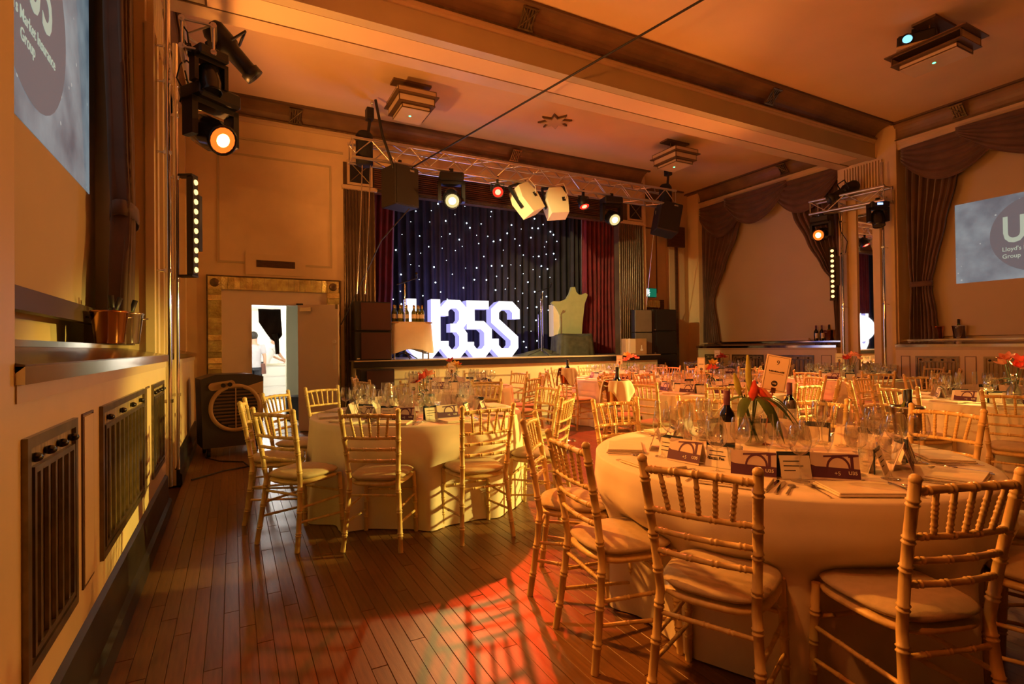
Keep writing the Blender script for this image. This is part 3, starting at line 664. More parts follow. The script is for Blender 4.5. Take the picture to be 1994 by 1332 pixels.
def seatcl(s, v):
    a = 2*PI*s; e = .45; cx_ = math.copysign(abs(math.cos(a))**e, math.cos(a)); cy_ = math.copysign(abs(math.sin(a))**e, math.sin(a))
    if v < .4: k = v/.4; return (.08+.42*k*cx_, -.24+.30*k*cy_, .44+.03*math.sin(6*s*PI+3*k))
    k = (v-.4)/.6; r = 1+.07*k+.035*k*math.sin(13*a); return (.08+.42*r*cx_, -.24+.30*r*cy_, .44*(1-k)+.005)
MB().grid(seatcl, 72, 16).build('seat_cloth', 'greencloth', t, 'dark green crumpled cloth')
def heap(s, v):
    a = 2*PI*s; k = v; return (.75*k*math.cos(a)*(1+.15*math.sin(5*a)), .28*k*math.sin(a)*(1+.1*math.sin(7*a)), .004+(.12*(1-k)**1.3)*(1+.4*math.sin(9*a+4*k)))
o = tag(MB().grid(heap, 60, 10).build('floor_cloth', 'greencloth'), 'crumpled dark cloth heaped on the stage beside the letters', 'cloth'); o.location = (5.85, 9.75, ZS+.002)
def pa_stack(label, x0, x1, y0, y1, z0, hs, gmat):
    t = thing('speaker_stack', label, 'speaker', ((x0+x1)/2, (y0+y1)/2, z0)); w, d = (x1-x0)/2, (y1-y0)/2; z = 0
    for hgt in hs:
        c = MB().cbox(-w, w, -d, d, z, z+hgt-.006, .012).build('cabinet', 'spkblack', t)
        MB().box(-w+.10, w-.02, -d-.012, -d, z+.02, z+hgt-.03).build('grille', gmat, c, 'dark red grille')
        MB().box(-w+.03, -w+.08, -d-.006, -d, z+.02, z+.04).build('badge', 'steel', c)
        z += hgt
    return t
pa_stack('dark red loudspeaker stack on the left end of the stage', 1.74, 2.34, 8.76, 9.08, ZS, (.48, .49), 'spkgrille')
pa_stack('dark red bass cabinet on the floor below the left loudspeakers', 1.74, 2.28, 8.38, 8.70, 0, (.5, .5), 'spkgrille')
pa_stack('black loudspeaker stack right of the stage', 8.27, 8.98, 9.0, 9.6, 0, (1.12, .52, .5), 'spkblack')
t = thing('subwoofer', 'grey fronted loudspeaker cabinet on the right of the stage', 'speaker', (7.95, 9.02, ZS), 0)
mat('spkgrey', (.20, .17, .12), .5, var=.1, scale=6)
for z, hgt in ((0, .48), (.48, .5)):
    c = MB().cbox(-.24, .24, -.07, .07, z, z+hgt-.005, .01).build('cabinet', 'spkblack', t); MB().box(-.23, .23, -.08, -.07, z+.01, z+hgt-.015).build('front', 'spkgrey', c)
t = thing('cardboard_box', 'taped cardboard box on the stage edge', 'box', (7.60, 8.86, ZS), R(-8))
MB().cbox(-.26, .26, -.09, .09, 0, .34, .006).build('carton', 'card', t)
MB().box(-.255, -.02, -.093, -.089, .03, .33).build('pale_side', 'tape', t); MB().box(-.2, -.15, -.095, -.09, .0, .34).build('tape_strip', 'paper', t)
MB().box(.10, .16, -.094, -.089, .08, .12).box(.12, .14, -.094, -.089, .12, .2).build('printed_mark', 'paper', t)
# ================================================================ RIGGING AND LAMPS
def truss(name, label, p, q, size=.29, dirn=(0, 0, 1), step=.3):
    # square lattice truss from p to q; chords and one lattice part per face
    p, q = Vector(p), Vector(q); ax = (q-p).normalized(); up_ = Vector(dirn); sd = ax.cross(up_).normalized(); L_ = (q-p).length
    t = thing(name, label, 'truss', p); h2 = size/2
    cs = [sd*h2*a+up_*h2*b for a, b in ((-1, -1), (1, -1), (1, 1), (-1, 1))]
    for c in cs: MB().tube([c, c+ax*L_], .024, 8).build('chord', 'alu', t)
    n = max(2, int(round(L_/step)))
    for i in range(4):
        a, b = cs[i], cs[(i+1) % 4]; m = MB()
        for k in range(n):
            x0, x1 = L_*k/n, L_*(k+1)/n
            (c0, c1) = (a, b) if k % 2 == 0 else (b, a)
            m.tube([c0+ax*x0, c1+ax*x1], .010, 6, caps=False)
        m.tube([a+ax*.02, b+ax*.02], .010, 6, caps=False).tube([a+ax*(L_-.02), b+ax*(L_-.02)], .010, 6, caps=False)
        m.build('lattice', 'alu', t)
    return t
truss('stage_truss', 'long silver lattice truss above the stage front', (1.58, 8.22, 4.33), (8.1, 8.22, 4.35))
truss('side_truss', 'short silver truss on the right pilaster', (9.95, 5.02, 3.87), (9.95, 6.36, 3.92), .24)
truss('side_truss', 'short silver truss on the left pilaster by the ceiling', (-.235, 4.9, 3.85), (-.235, 6.3, 3.9), .22)

truss('side_truss', 'short silver truss on the pilaster beside the photographer', (-.235, .2, 3.85), (-.235, 1.65, 3.9), .22)
def moving_head(label, loc, target, sc=1., lens='blackgloss', light=None, angle=60, soft=.06, disp=False, ch=.06):
    # hangs below loc: clamp, base, yoke, head aimed at target, lens
    loc = Vector(loc); d = (Vector(target)-loc); pan = math.atan2(-d.x, d.y)+PI
    t = thing('moving_head_light', label, 'stage light', loc, pan)
    MB().box(-.03*sc, .03*sc, -.03*sc, .03*sc, -.02, ch).build('clamp', 'black', t)
    b = MB().cbox(-.17*sc, .17*sc, -.13*sc, .13*sc, -.14*sc, -.02*sc, .02*sc).build('base', 'black', t)
    if disp: MB().box(-.06*sc, .04*sc, -.136*sc, -.13*sc, -.10*sc, -.06*sc).build('display', 'display_blue', b)
    MB().box(-.19*sc, -.145*sc, -.06*sc, .06*sc, -.42*sc, -.14*sc).box(.145*sc, .19*sc, -.06*sc, .06*sc, -.42*sc, -.14*sc).box(-.19*sc, .19*sc, -.06*sc, .06*sc, -.18*sc, -.135*sc).build('yoke', 'black', t)
    piv = Vector((0, 0, -.36*sc)); wp = loc+Vector((0, 0, -.36*sc)); dw = Vector(target)-wp
    el = math.atan2(dw.z, math.hypot(dw.x, dw.y))
    hm = Matrix.Translation(piv) @ Matrix.Rotation(-el, 4, 'X')
    pr = [(0, -.17), (.08, -.17), (.12, -.12), (.125, .05), (.11, .12), (.115, .16), (.105, .165), (.095, .15)]
    hd_ = MB().lathe([(r*sc, z*sc) for r, z in pr], 18, axis='-y').xf(hm).build('head', 'blackgloss', t)
    MB().lathe([(0, .152*sc), (.06*sc, .156*sc), (.097*sc, .15*sc)], 18, axis='-y').xf(hm).build('lens', lens, hd_)
    if 'core_'+lens in M: MB().lathe([(0, .160*sc), (.04*sc, .160*sc), (.055*sc, .154*sc)], 16, axis='-y').xf(hm).build('lamp_core', 'core_'+lens, hd_)
    if light:
        e, c = light; n = dw.normalized(); lamp('beam', 'SPOT', wp+n*.2*sc, target, e, c, soft, angle, .5, t)
    return t
def par_can(label, loc, target, lens, light, angle=45):
    loc = Vector(loc); d = Vector(target)-loc; pan = math.atan2(-d.x, d.y)+PI; t = thing('par_light', label, 'stage light', loc, pan)
    MB().box(-.02, .02, -.02, .02, -.08, .05).tube([(-.11, 0, -.2), (-.11, 0, -.08), (.11, 0, -.08), (.11, 0, -.2)], .012, 6).build('bracket', 'black', t)
    piv = Vector((0, 0, -.2)); wp = loc+piv; dw = Vector(target)-wp; el = math.atan2(dw.z, math.hypot(dw.x, dw.y))
    hm = Matrix.Translation(piv) @ Matrix.Rotation(-el, 4, 'X')
    c = MB().lathe([(0, -.13), (.06, -.13), (.095, -.08), (.10, .10), (.092, .10), (.088, .08)], 16, axis='-y').xf(hm).build('can', 'black', t)
    MB().lathe([(0, .085), (.05, .09), (.09, .08)], 16, axis='-y').xf(hm).build('lens', lens, c)
    MB().lathe([(0, .095), (.04, .095), (.055, .086)], 16, axis='-y').xf(hm).build('lamp_core', 'core_'+lens, c)
    n = dw.normalized(); lamp('beam', 'SPOT', wp+n*.16, target, light[0], light[1], .06, angle, .5, t)
def profile_spot(label, loc, d, sc=1., target=None, angle=34, light=None):
    d = Vector(d).normalized(); t = thing('profile_spotlight', label, 'stage light', loc)
    q = d.to_track_quat('-Y', 'Z').to_matrix().to_4x4()
    b = MB().lathe([(0, -.2*sc), (.075*sc, -.2*sc), (.10*sc, -.16*sc), (.10*sc, .0), (.075*sc, .04*sc), (.07*sc, .22*sc), (.085*sc, .23*sc), (.085*sc, .30*sc), (.07*sc, .30*sc), (.065*sc, .27*sc), (0, .27*sc)], 14, axis='-y').xf(q).build('body', 'black', t)
    MB().tube([(-.13*sc, 0, 0), (-.13*sc, 0, .16*sc), (.13*sc, 0, .16*sc), (.13*sc, 0, 0)], .012, 6).xf(q).build('yoke', 'black', t)
    MB().sphere((.10*sc, -.05*sc, .0), .03*sc, 8, 6).xf(q).build('focus_knob', 'black', t)
    if target: lamp('beam', 'SPOT', Vector(loc)+d*.34*sc, target, (light or E_PROF)[0], (light or E_PROF)[1], .05, angle, .6, t)
# stage truss fixtures
moving_head('pale yellow moving head at the left of the stage truss', (3.16, 8.08, 4.17), (1.6, 2.6, .4), 1.15, 'lens_white', E_WHITE, 40)
moving_head('pale yellow moving head at the right end of the stage truss', (6.42, 8.08, 4.17), (5.0, 2.0, .4), 1.1, 'lens_white', E_WHITE, 40)
par_can('red par light left of the white loudspeakers', (4.0, 8.08, 4.18), (1.45, 1.75, .0), 'lens_red', E_RED, 30)
par_can('red par light right of the white loudspeakers', (5.77, 8.08, 4.18), (5.7, 6.4, .6), 'lens_red', E_RED2, 76)
def white_speaker(label, loc, rz, tilt, sc=1.):
    t = thing('white_loudspeaker', label, 'speaker', loc, rot=(tilt[0], tilt[1], rz))
    poly = [(-.12, 0), (.12, 0), (.20, -.20), (.16, -.50), (-.16, -.50), (-.20, -.20)]
    MB().prism([(a*sc, b*sc) for a, b in poly], lambda a, b: (a, -.13, b), lambda a, b: (a*1.08, .15, b)).build('cabinet', 'spkwhite', t)
    MB().box(-.22*sc, -.19*sc, -.03, .03, -.34*sc, .06).box(.19*sc, .22*sc, -.03, .03, -.34*sc, .06).box(-.22*sc, .22*sc, -.03, .03, .05, .075).build('bracket', 'black', t)
    MB().tube([(.05, .0, .12), (.16, -.16, .05), (.19, -.17, -.15), (.13, -.14, -.24)], .008, 6).build('cable', 'paper', t)
    MB().box(.08*sc, .14*sc, -.136, -.13, -.28*sc, -.2*sc).build('connector_plate', 'black', t)
white_speaker('white loudspeaker tilted to the left on the stage truss', (4.42, 8.1, 4.10), R(20), (R(-22), R(-24)), 1.05)
white_speaker('white loudspeaker hanging upright on the stage truss', (5.13, 8.1, 4.12), R(-14), (R(-16), R(-6)), 1.0)
def line_speaker(label, loc, rot, w, h, d):
    t = thing('hanging_loudspeaker', label, 'speaker', loc, rot=rot)
    c = MB().cbox(-w/2, w/2, -d/2, d/2, -h, 0, .015).build('cabinet', 'spkblack', t); MB().box(-w/2+.02, w/2-.02, -d/2-.012, -d/2, -h+.02, -.02).build('grille', 'spkblack', c)
    MB().box(.04, .12, -d/2-.016, -d/2-.01, -.08, -.05).build('badge', 'steel', c)
    MB().box(-.02, .02, -.02, .02, 0, .14).build('hanger', 'black', t)
line_speaker('black loudspeaker hung at the left end of the stage truss', (2.34, 8.18, 4.14), (0, 0, R(18)), .44, .62, .4)
line_speaker('black loudspeaker tilted at the right end of the stage truss', (8.0, 8.18, 4.20), (R(-8), R(14), R(-24)), .46, .62, .4)
# chain hoists
for (x, y, lab) in ((1.86, 8.22, 'left'), (8.0, 8.22, 'right')):
    t = thing('chain_hoist', 'black chain hoist above the %s end of the stage truss' % lab, 'hoist', (x, y, 4.5))
    MB().tube([(.07, 0, .63), (.06, 0, .5)], .014, 8).sphere((.07, 0, .62), .03, 8, 6).build('hook', 'steel', t)
    MB().cbox(-.03, .08, -.07, .07, .34, .52, .01).build('motor', 'black', t)
    MB().tube([(.03, 0, .36), (.0, 0, .12), (-.01, 0, .02)], .025, 8).build('strap', 'black', t)
    MB().lathe([(0, .14), (.09, .14), (.13, .08), (.13, -.35), (.10, -.38), (0, -.38)], 14).xf(Matrix.Translation((-.06, 0, 0))).build('chain_bag', 'blackcloth', t)
    if lab == 'left':
        MB().tube([(.07, -.2, .58), (.16, -.24, .05), (.30, -.24, -.35), (.36, -.2, -.52)], .022, 8).build('cable_loom', 'black', t)
        MB().sphere((.37, -.2, -.56), .045, 8, 6).build('plug', 'copper', t, 'orange plug')
        for dx in (-.10, .02):
            MB().tube([(dx, -.05, -.3), (dx-.04, -.08, -1.2), (dx-.10, -.06, -2.35)], .009, 6).build('chain', 'steel', t)
t = MB().tube([(2.52, 8.1, 4.17), (3.97, 3.59, 4.60), (4.61, 1.6, 4.79)], .013, 6).build('overhead_cable', 'black'); tag(t, 'taut black cable running across the ceiling', 'cable')
t = MB().tube([(2.45, 8.05, 3.5), (2.05, 8.25, 3.0), (1.5, 8.6, 1.7)], .010, 6).build('speaker_cable', 'black'); tag(t, 'slack black cable crossing the left column', 'cable')
t = MB().tube([(7.75, 8.3, 4.1), (7.9, 8.6, 3.3), (8.0, 8.9, 2.2)], .008, 6).build('speaker_cable', 'steel'); tag(t, 'thin pale cable hanging below the right loudspeaker', 'cable')
# pilaster rigs
def pipe(label, x, y, z0, z1, wx):
    t = thing('chrome_pipe', label, 'pipe', (x, y, z0)); MB().tube([(0, 0, 0), (0, 0, z1-z0)], .024, 12).build('tube', 'chrome', t)
    for z in (.9, 2.0, 3.0, 3.6, 3.9):
        if z0 < z < z1: MB().tube([(0, 0, z-z0), (wx-x, 0, z-z0)], .011, 8).box(-.03, .03, -.02, .02, z-z0-.015, z-z0+.015).build('standoff', 'chrome', t)
pipe('tall chrome pipe at the near edge of the left pilaster', -.48, 5.32, .18, 4.5, -.62)
pipe('thinner chrome pipe behind on the left pilaster', -.48, 6.05, .18, 4.3, -.62)
pipe('chrome pipe carrying the amber light strip on the right pilaster', 10.14, 5.93, .18, 3.95, 10.32)
pipe('chrome pipe nearest the slide on the right pilaster', 10.14, 5.22, .18, 4.5, 10.32)
def batten(label, x, y, z0, ang, light, target, spread):
    t = thing('led_batten', label, 'light strip', (x, y, z0), ang)
    MB().cbox(-.045, .045, -.005, .06, 0, .96, .006).build('housing', 'black', t)
    me = MB().lathe([(0, .012), (.024, .010), (.028, 0)], 12, axis='-y').mesh('led', 'led_amber')
    for k in range(10): inst('led', me, t, (0, -.007, .05+k*.095))
    MB().box(-.05, .05, .0, .16, -.02, 0).box(-.05, .05, 0, .16, .96, .98).build('bracket', 'black', t)
    MB().box(.055, .12, .0, .07, .25, .8).build('power_box', 'black', t)
    n = Vector((math.sin(ang), -math.cos(ang), 0))
    lamp('wash', 'SPOT', Vector((x, y, z0+.48))+n*.06, target, light[0], light[1], .10, spread, .5, t)
batten('amber LED strip on the left pilaster', -.32, 6.02, 2.06, R(62), E_BATTEN_L, (4.5, 6.2, 5.0), 140)
batten('amber LED strip on the right pilaster', 9.97, 6.02, 2.15, R(-58), E_BATTEN_R, (4, 4.2, .4), 90)
batten('amber LED strip on the next pilaster of the right wall', 9.97, .75, 2.15, R(-105), E_KEY, (1.5, 4.2, .30), 23)
moving_head('moving head with glowing orange lens on the left pilaster', (-.15, 5.15, 3.55), (2.5, 1.5, .7), 1.1, 'lens_orange', E_HEAD, 48, ch=.34)
moving_head('unlit moving head just below the left truss', (-.16, 5.0, 3.80), (.3, 4.2, .2), .72)
profile_spot('black profile spotlight above the left truss', (-.02, 5.25, 3.98), (.62, .1, -.6), 1.0, (5.7, 9.2, 2.5), 34, E_PROFL)
moving_head('moving head with glowing orange lens on the right pilaster', (9.95, 6.2, 3.76), (1.2, 4.6, 1.3), 1.0, 'lens_orange', E_HEAD_R, 84)
moving_head('small unlit moving head with blue display on the right pilaster', (9.95, 5.2, 3.78), (9.3, 4.4, .2), .85, disp=True)
profile_spot('black profile spotlight resting above the right truss', (9.97, 5.75, 4.12), (-.75, .55, -.5), 1.1, (4.9, 8.6, .7), 30)
t = MB()
for k in range(7):
    r_ = random.Random(k); pts = [(-.36+.02*r_.random(), 5.0+.05*k, 3.95-.05*k)]
    for j in range(5): p = pts[-1]; pts.append((p[0]+r_.uniform(-.03, .05), p[1]+r_.uniform(-.1, .12), p[2]-r_.uniform(.02, .13)))
    t.tube(pts, .007, 5)
tag(t.build('cable_bundle', 'black'), 'tangled black cables hanging from the left truss', 'cable')
tag(MB().tube([(10.06, 5.95, 3.75), (10.05, 5.9, 3.4), (10.08, 5.8, 3.2), (10.12, 5.86, 3.0)], .008, 5).build('hanging_cable', 'black'), 'loop of black cable below the right truss', 'cable')
# the hall's other pilaster rigs behind the photographer, same fixtures
moving_head('moving head on the pilaster beside the photographer', (-.13, .75, 3.55), (2.9, 1.6, .5), 1.1, 'lens_orange', E_NEAR, 75, ch=.22)
batten('amber LED strip on the pilaster beside the photographer', -.32, 1.1, 2.06, R(62), E_NEARB, (5, 3.2, 5.4), 125)
profile_spot('black profile spotlight on the pilaster beside the photographer', (-.15, 1.2, 3.6), (2.4, .1, -2.6), 1., (2.3, 1.3, .5), 50, E_NEARP)
# ceiling lanterns
def lantern(label, x, y, lx, ly, proj=False):
    t = thing('ceiling_lantern', label, 'light fixture', (x, y, H), 0, 'stepped art deco ceiling lanterns')
    MB().box(-lx*.5, lx*.5, -ly*.16, ly*.16, -.03, 0).build('ceiling_plate', 'lanternframe', t)
    for sx_ in (-.1, .1): MB().tube([(sx_, 0, -.02), (sx_, 0, -.26)], .012, 6).build('hanger_rod', 'lanternframe', t)
    def tier(a, b, z0, z1, nm, holes=False):
        g = MB(); e = .012
        for z in (z0, z1-e): g.box(-a, a, -b, -b+e, z, z+e).box(-a, a, b-e, b, z, z+e).box(-a, -a+e, -b, b, z, z+e).box(a-e, a, -b, b, z, z+e)
        for sx_ in (-1, 1):
            for sy_ in (-1, 1): g.box(min(sx_*a, sx_*(a-e)), max(sx_*a, sx_*(a-e)), min(sy_*b, sy_*(b-e)), max(sy_*b, sy_*(b-e)), z0, z1)
        fo = g.build(nm, 'lanternframe', t); me = 'lanternglass'
        MB().box(-a+.004, a-.004, -b+.003, -b+.008, z0+e, z1-e).build('glass_panel', me, fo); 
        if not holes: MB().box(-a+.003, -a+.008, -b+.004, b-.004, z0+e, z1-e).build('glass_panel', me, fo)
        MB().box(-a+.004, a-.004, b-.008, b-.003, z0+e, z1-e).build('glass_panel', me, fo); MB().box(a-.008, a-.003, -b+.004, b-.004, z0+e, z1-e).build('glass_panel', me, fo)
    a, b = lx/2, ly/2
    if not proj: tier(a, b, -.27, -.19, 'upper_tier')
    MB().box(-a-.03, a+.03, -b-.03, b+.03, -.285, -.27).build('tier_plate', 'lanternframe', t)
    tier(a*.93, b*.93, -.39, -.285, 'middle_tier', proj); MB().box(-a*.95, a*.95, -b*.95, b*.95, -.398, -.39).build('tier_plate', 'lanternframe', t)
    tier(a*.74, b*.78, -.46, -.40, 'lower_tier')
    MB().box(-a*.74+.006, a*.74-.006, -b*.78+.006, b*.78-.006, -.466, -.458).build('bottom_panel', 'lanternglass', t)
    MB().box(-a*.74, a*.74, -b*.78, b*.78, -.4585, -.456).build('bottom_frame', 'lanternframe', t)
    MB().lathe([(0, -.008), (.016, -.006), (.02, 0)], 8, (-.02, .0, -.464)).build('indicator_light', 'led_green', t, 'tiny green indicator')
    return t
lantern('stepped glass ceiling lantern nearest the stage truss hoist', 2.31, 7.46, .56, .62)
lantern('stepped glass ceiling lantern near the right end of the truss', 7.42, 7.42, .56, .62)
lantern('wide ceiling lantern holding the projector at the upper right', 7.52, 3.26, .50, .78, True)
t = thing('projector', 'black projector glowing blue on top of the ceiling lantern', 'projector', (7.40, 3.40, 4.90), R(-62))
MB().cbox(-.19, .19, -.14, .16, 0, .15, .02).build('body', 'black', t)
MB().cbox(-.20, .20, -.15, .16, -.012, .02, .008).build('base_tray', 'tan', t)
MB().box(-.04, .04, -.0, .08, .15, .26).build('mount', 'black', t)
MB().lathe([(.06, 0), (.065, .03), (.055, .035), (.05, .02)], 18, (-.09, -.14, .075), axis='-y').build('lens_ring', 'blackgloss', t); MB().lathe([(0, .02), (.05, .015)], 18, (-.09, -.14, .075), axis='-y').build('lens', 'lens_blue', t)
sp = []
for k in range(16):
    a = 2*PI*k/16; r_ = .26 if k % 2 == 0 else .13; sp.append((r_*math.cos(a+.2), r_*math.sin(a+.2)))
t = thing('ceiling_star', 'eight pointed star ornament in the middle of the ceiling', 'ornament', (4.85, 7.58, H))
MB().prism(sp, lambda a, b: (a*1.12, b*1.12, -.03), lambda a, b: (a*1.12, b*1.12, 0)).build('star_edge', 'lanternframe', t)
MB().prism(sp, lambda a, b: (a*.93, b*.93, -.045), lambda a, b: (a*.93, b*.93, -.03)).build('star_face', 'tan', t)
# wall vent, exit sign
t = thing('wall_vent', 'brown slotted vent on a cream plate above the doorway', 'vent', (.61, YB, 2.67))
MB().box(-.43, .43, -.012, 0, -.17, .15).build('plate', 'cream', t); MB().box(-.28, .28, -.016, -.012, -.055, .055).build('opening', 'vent', t)
for k in range(18): MB().box(-.27+k*.031, -.262+k*.031, -.022, -.014, -.05, .05).build('fin', 'vent', t)
t = thing('exit_sign', 'green running man exit sign right of the stage', 'sign', (8.98, YBR-.03, 2.60))
MB().box(-.19, .19, -.03, .03, -.11, .11).build('case', 'greensign', t); MB().box(-.185, .185, -.034, -.03, -.105, .105).build('sign_face', 'sign_green', t)
MB().sphere((-.06, -.036, .06), .018, 8, 6).tube([(-.07, -.037, .04), (-.08, -.037, -.01), (-.05, -.037, -.04), (-.06, -.037, -.085)], .014, 6).tube([(-.08, -.037, -.01), (-.11, -.037, -.04), (-.14, -.037, -.045)], .012, 6).tube([(-.07, -.037, .03), (-.03, -.037, .0)], .009, 6).tube([(-.07, -.037, .03), (-.12, -.037, .02)], .009, 6).box(-.165, -.1, -.036, -.034, -.09, .09).build('running_figure', 'sign_white', t)
# evaporative cooler
t = thing('air_cooler', 'large black portable air cooler with round grille by the doorway', 'cooler', (-.04, 7.80, 0), R(10))
MB().prism([(-.34, .12), (.33, .12), (.35, .98), (.2, 1.02), (-.2, 1.02), (-.36, .97)], lambda a, b: (a, -.25, b), lambda a, b: (a, .25, b)).build('casing', 'cooler', t)
MB().prism([(-.16, -.05), (.345, .10), (.345, -.42), (.02, -.22)], lambda a, b: (a, -.262, b+.82), lambda a, b: (a, -.25, b+.82)).build('tan_fascia', 'coolertan', t)
MB().lathe([(.30, 0), (.30, .022), (.255, .022), (.25, 0)], 40, (.02, -.25, .60), axis='-y').build('grille_ring', 'coolertan', t)
MB().lathe([(0, .013), (.26, .013)], 40, (.02, -.25, .60), axis='-y').build('grille_well', 'black', t)
for k in range(12):
    z = .60-.235+k*.0427; hw = math.sqrt(max(.0, .25**2-(z-.6)**2)); MB().prism([(-hw, 0), (hw, 0), (hw, .014), (-hw, .014)], lambda a, b: (a+.02, -.274, b+z), lambda a, b: (a+.02, -.262, b+z+.01)).build('louvre', 'vent', t)
MB().box(.014, .026, -.278, -.27, .35, .85).build('centre_bar', 'coolertan', t)
pm = basis((-.13, -.252, .885), (.97, 0, .12), (-.12, 0, .97))
def pill(w, h, k=10): return [(w*math.copysign(1, math.cos(a))+h*math.cos(a), h*math.sin(a)) for a in [PI*2*i/(2*k)+.01 for i in range(2*k)]]
MB().prism(pill(.10, .05), lambda a, b: tuple(pm @ Vector((a, b, .012))), lambda a, b: tuple(pm @ Vector((a, b, 0)))).build('control_panel', 'coolertan', t)
for u in (.01, .085): MB().tube([tuple(pm @ Vector((u, 0, .01))), tuple(pm @ Vector((u, 0, .04)))], .026, 14).build('dial', 'black', t)
MB().box(.15, .29, -.265, -.262, .755, .765).build('nameplate', 'line', t)
for sx_ in (-.27, .27):
    for sy_ in (-.18, .18): MB().tube([(sx_-.015, sy_, .045), (sx_+.015, sy_, .045)], .045, 12).box(sx_-.02, sx_+.02, sy_-.02, sy_+.02, .07, .13).build('caster', 'black', t)
tag(MB().tube([(-.3, 7.5, .012), (-.15, 7.2, .012), (.1, 7.0, .012), (.15, 6.7, .012), (-.1, 6.6, .012), (-.38, 6.3, .012)], .008, 6).build('power_lead', 'black'), 'black power lead looping on the floor below the cooler', 'cable')
# black cloth hanging in the doorway
def bag(s, v):
    w = .30-.12*v if v < .55 else .234-.30*(v-.55)
    z = 1.98-.42*v-.10*math.sin(PI*s)*min(1, v*2); x = .36+(.02*v)+(.33+.0*v)*s if v < .5 else .36+.02*v+.12*(v-.5)*2*(1-s)+.33*s
    return (x, 9.42+.05*math.sin(PI*s)*math.sin(PI*v)-.02*math.sin(9*s+5*v), z)
t = thing('hanging_cloth', 'black cloth knotted up in the open doorway', 'cloth'); MB().grid(bag, 20, 14).build('gathered_cloth', 'blackcloth', t, solid=.008)
MB().tube([(.60, 9.42, 1.58), (.63, 9.42, 1.45), (.64, 9.42, 1.25)], [.05, .035, .03], 8).build('loose_end', 'blackcloth', t)
tag(MB().cbox(.86, 1.12, 10.6, 11.0, 0, .45, .02).build('waste_bin', 'black'), 'black bin just inside the service corridor', 'bin')
t = thing('steel_trolley', 'white fronted kitchen unit at the end of the corridor', 'cabinet', (.94, 15.9, 0)); MB().box(-.3, .4, -.3, .3, .05, .9).build('body', 'white', t); MB().box(-.34, .44, -.34, .34, .9, .95).build('worktop', 'steel', t)
for k in range(3): MB().box(-.27, .36, -.315, -.3, .1+k*.26, .32+k*.26).build('drawer', 'corrwall', t)
# ================================================================ PEOPLE IN THE CORRIDOR
def person(label, loc, rz, J, rad, edges, clothes):
    t = thing('person', label, 'person', loc, rz)
    me = bpy.data.meshes.new('body'); names = list(J); me.from_pydata([J[k] for k in names], [(names.index(a), names.index(b)) for a, b in edges], [])
    o = bpy.data.objects.new('body', me); COL.objects.link(o); o.parent = t; me.materials.append(M['skin'])
    sk = o.modifiers.new('skin', 'SKIN'); sk.use_smooth_shade = True
    for i, k in enumerate(names): me.skin_vertices[0].data[i].radius = (rad[k], rad[k]); me.skin_vertices[0].data[i].use_root = (k == 'pelvis')
    sb = o.modifiers.new('sub', 'SUBSURF'); sb.levels = 2; sb.render_levels = 2
    for nm, m_, mb in clothes: mb.build(nm, m_, t)
    return t
def limb(mb, pts, rads): return mb.tube(pts, rads, 12)
def figure(lean, armL, armR, w=1.):
    # joints of a standing figure; lean bends the trunk forward (towards +y)
    J = {'pelvis': (0, 0, .95), 'waist': (0, lean*.25, 1.10), 'chest': (0, lean*.75, 1.30), 'neck': (0, lean*1.1, 1.47), 'chin': (0, lean*1.25+.015, 1.56), 'brow': (0, lean*1.35+.01, 1.66), 'crown': (0, lean*1.4-.01, 1.74), 'nose': (0, lean*1.3+.10, 1.61)}
    Rr = {'pelvis': .14, 'waist': .12, 'chest': .14, 'neck': .055, 'chin': .075, 'brow': .09, 'crown': .05, 'nose': .018}
    E_ = [('pelvis', 'waist'), ('waist', 'chest'), ('chest', 'neck'), ('neck', 'chin'), ('chin', 'brow'), ('brow', 'crown'), ('chin', 'nose')]
    for s, nm, arm in ((-1, 'l', armL), (1, 'r', armR)):
        J['sh'+nm] = (s*.19, lean*.9, 1.41); J['el'+nm] = arm[0]; J['wr'+nm] = arm[1]
        Rr['sh'+nm] = .062; Rr['el'+nm] = .042; Rr['wr'+nm] = .03; E_ += [('chest', 'sh'+nm), ('sh'+nm, 'el'+nm), ('el'+nm, 'wr'+nm)]
        wv = Vector(arm[1]); d = (wv-Vector(arm[0])).normalized(); side = d.orthogonal().normalized()
        J['pa'+nm] = tuple(wv+d*.07); Rr['pa'+nm] = .03; E_.append(('wr'+nm, 'pa'+nm))
        for k in range(4):
            a = 'f%d%s' % (k, nm); J[a] = tuple(wv+d*(.15+.015*(k in (1, 2)))+side*(k-1.5)*.022); Rr[a] = .009; E_.append(('pa'+nm, a))
        J['th'+nm] = tuple(wv+d*.08+side*.06); Rr['th'+nm] = .01; E_.append(('wr'+nm, 'th'+nm))
        J['hi'+nm] = (s*.09, 0, .88); J['kn'+nm] = (s*.10, .02, .50); J['an'+nm] = (s*.10, -.02, .09); J['to'+nm] = (s*.11, .13, .035)
        Rr['hi'+nm] = .085; Rr['kn'+nm] = .055; Rr['an'+nm] = .037; Rr['to'+nm] = .035
        E_ += [('pelvis', 'hi'+nm), ('hi'+nm, 'kn'+nm), ('kn'+nm, 'an'+nm), ('an'+nm, 'to'+nm)]
    return J, Rr, E_
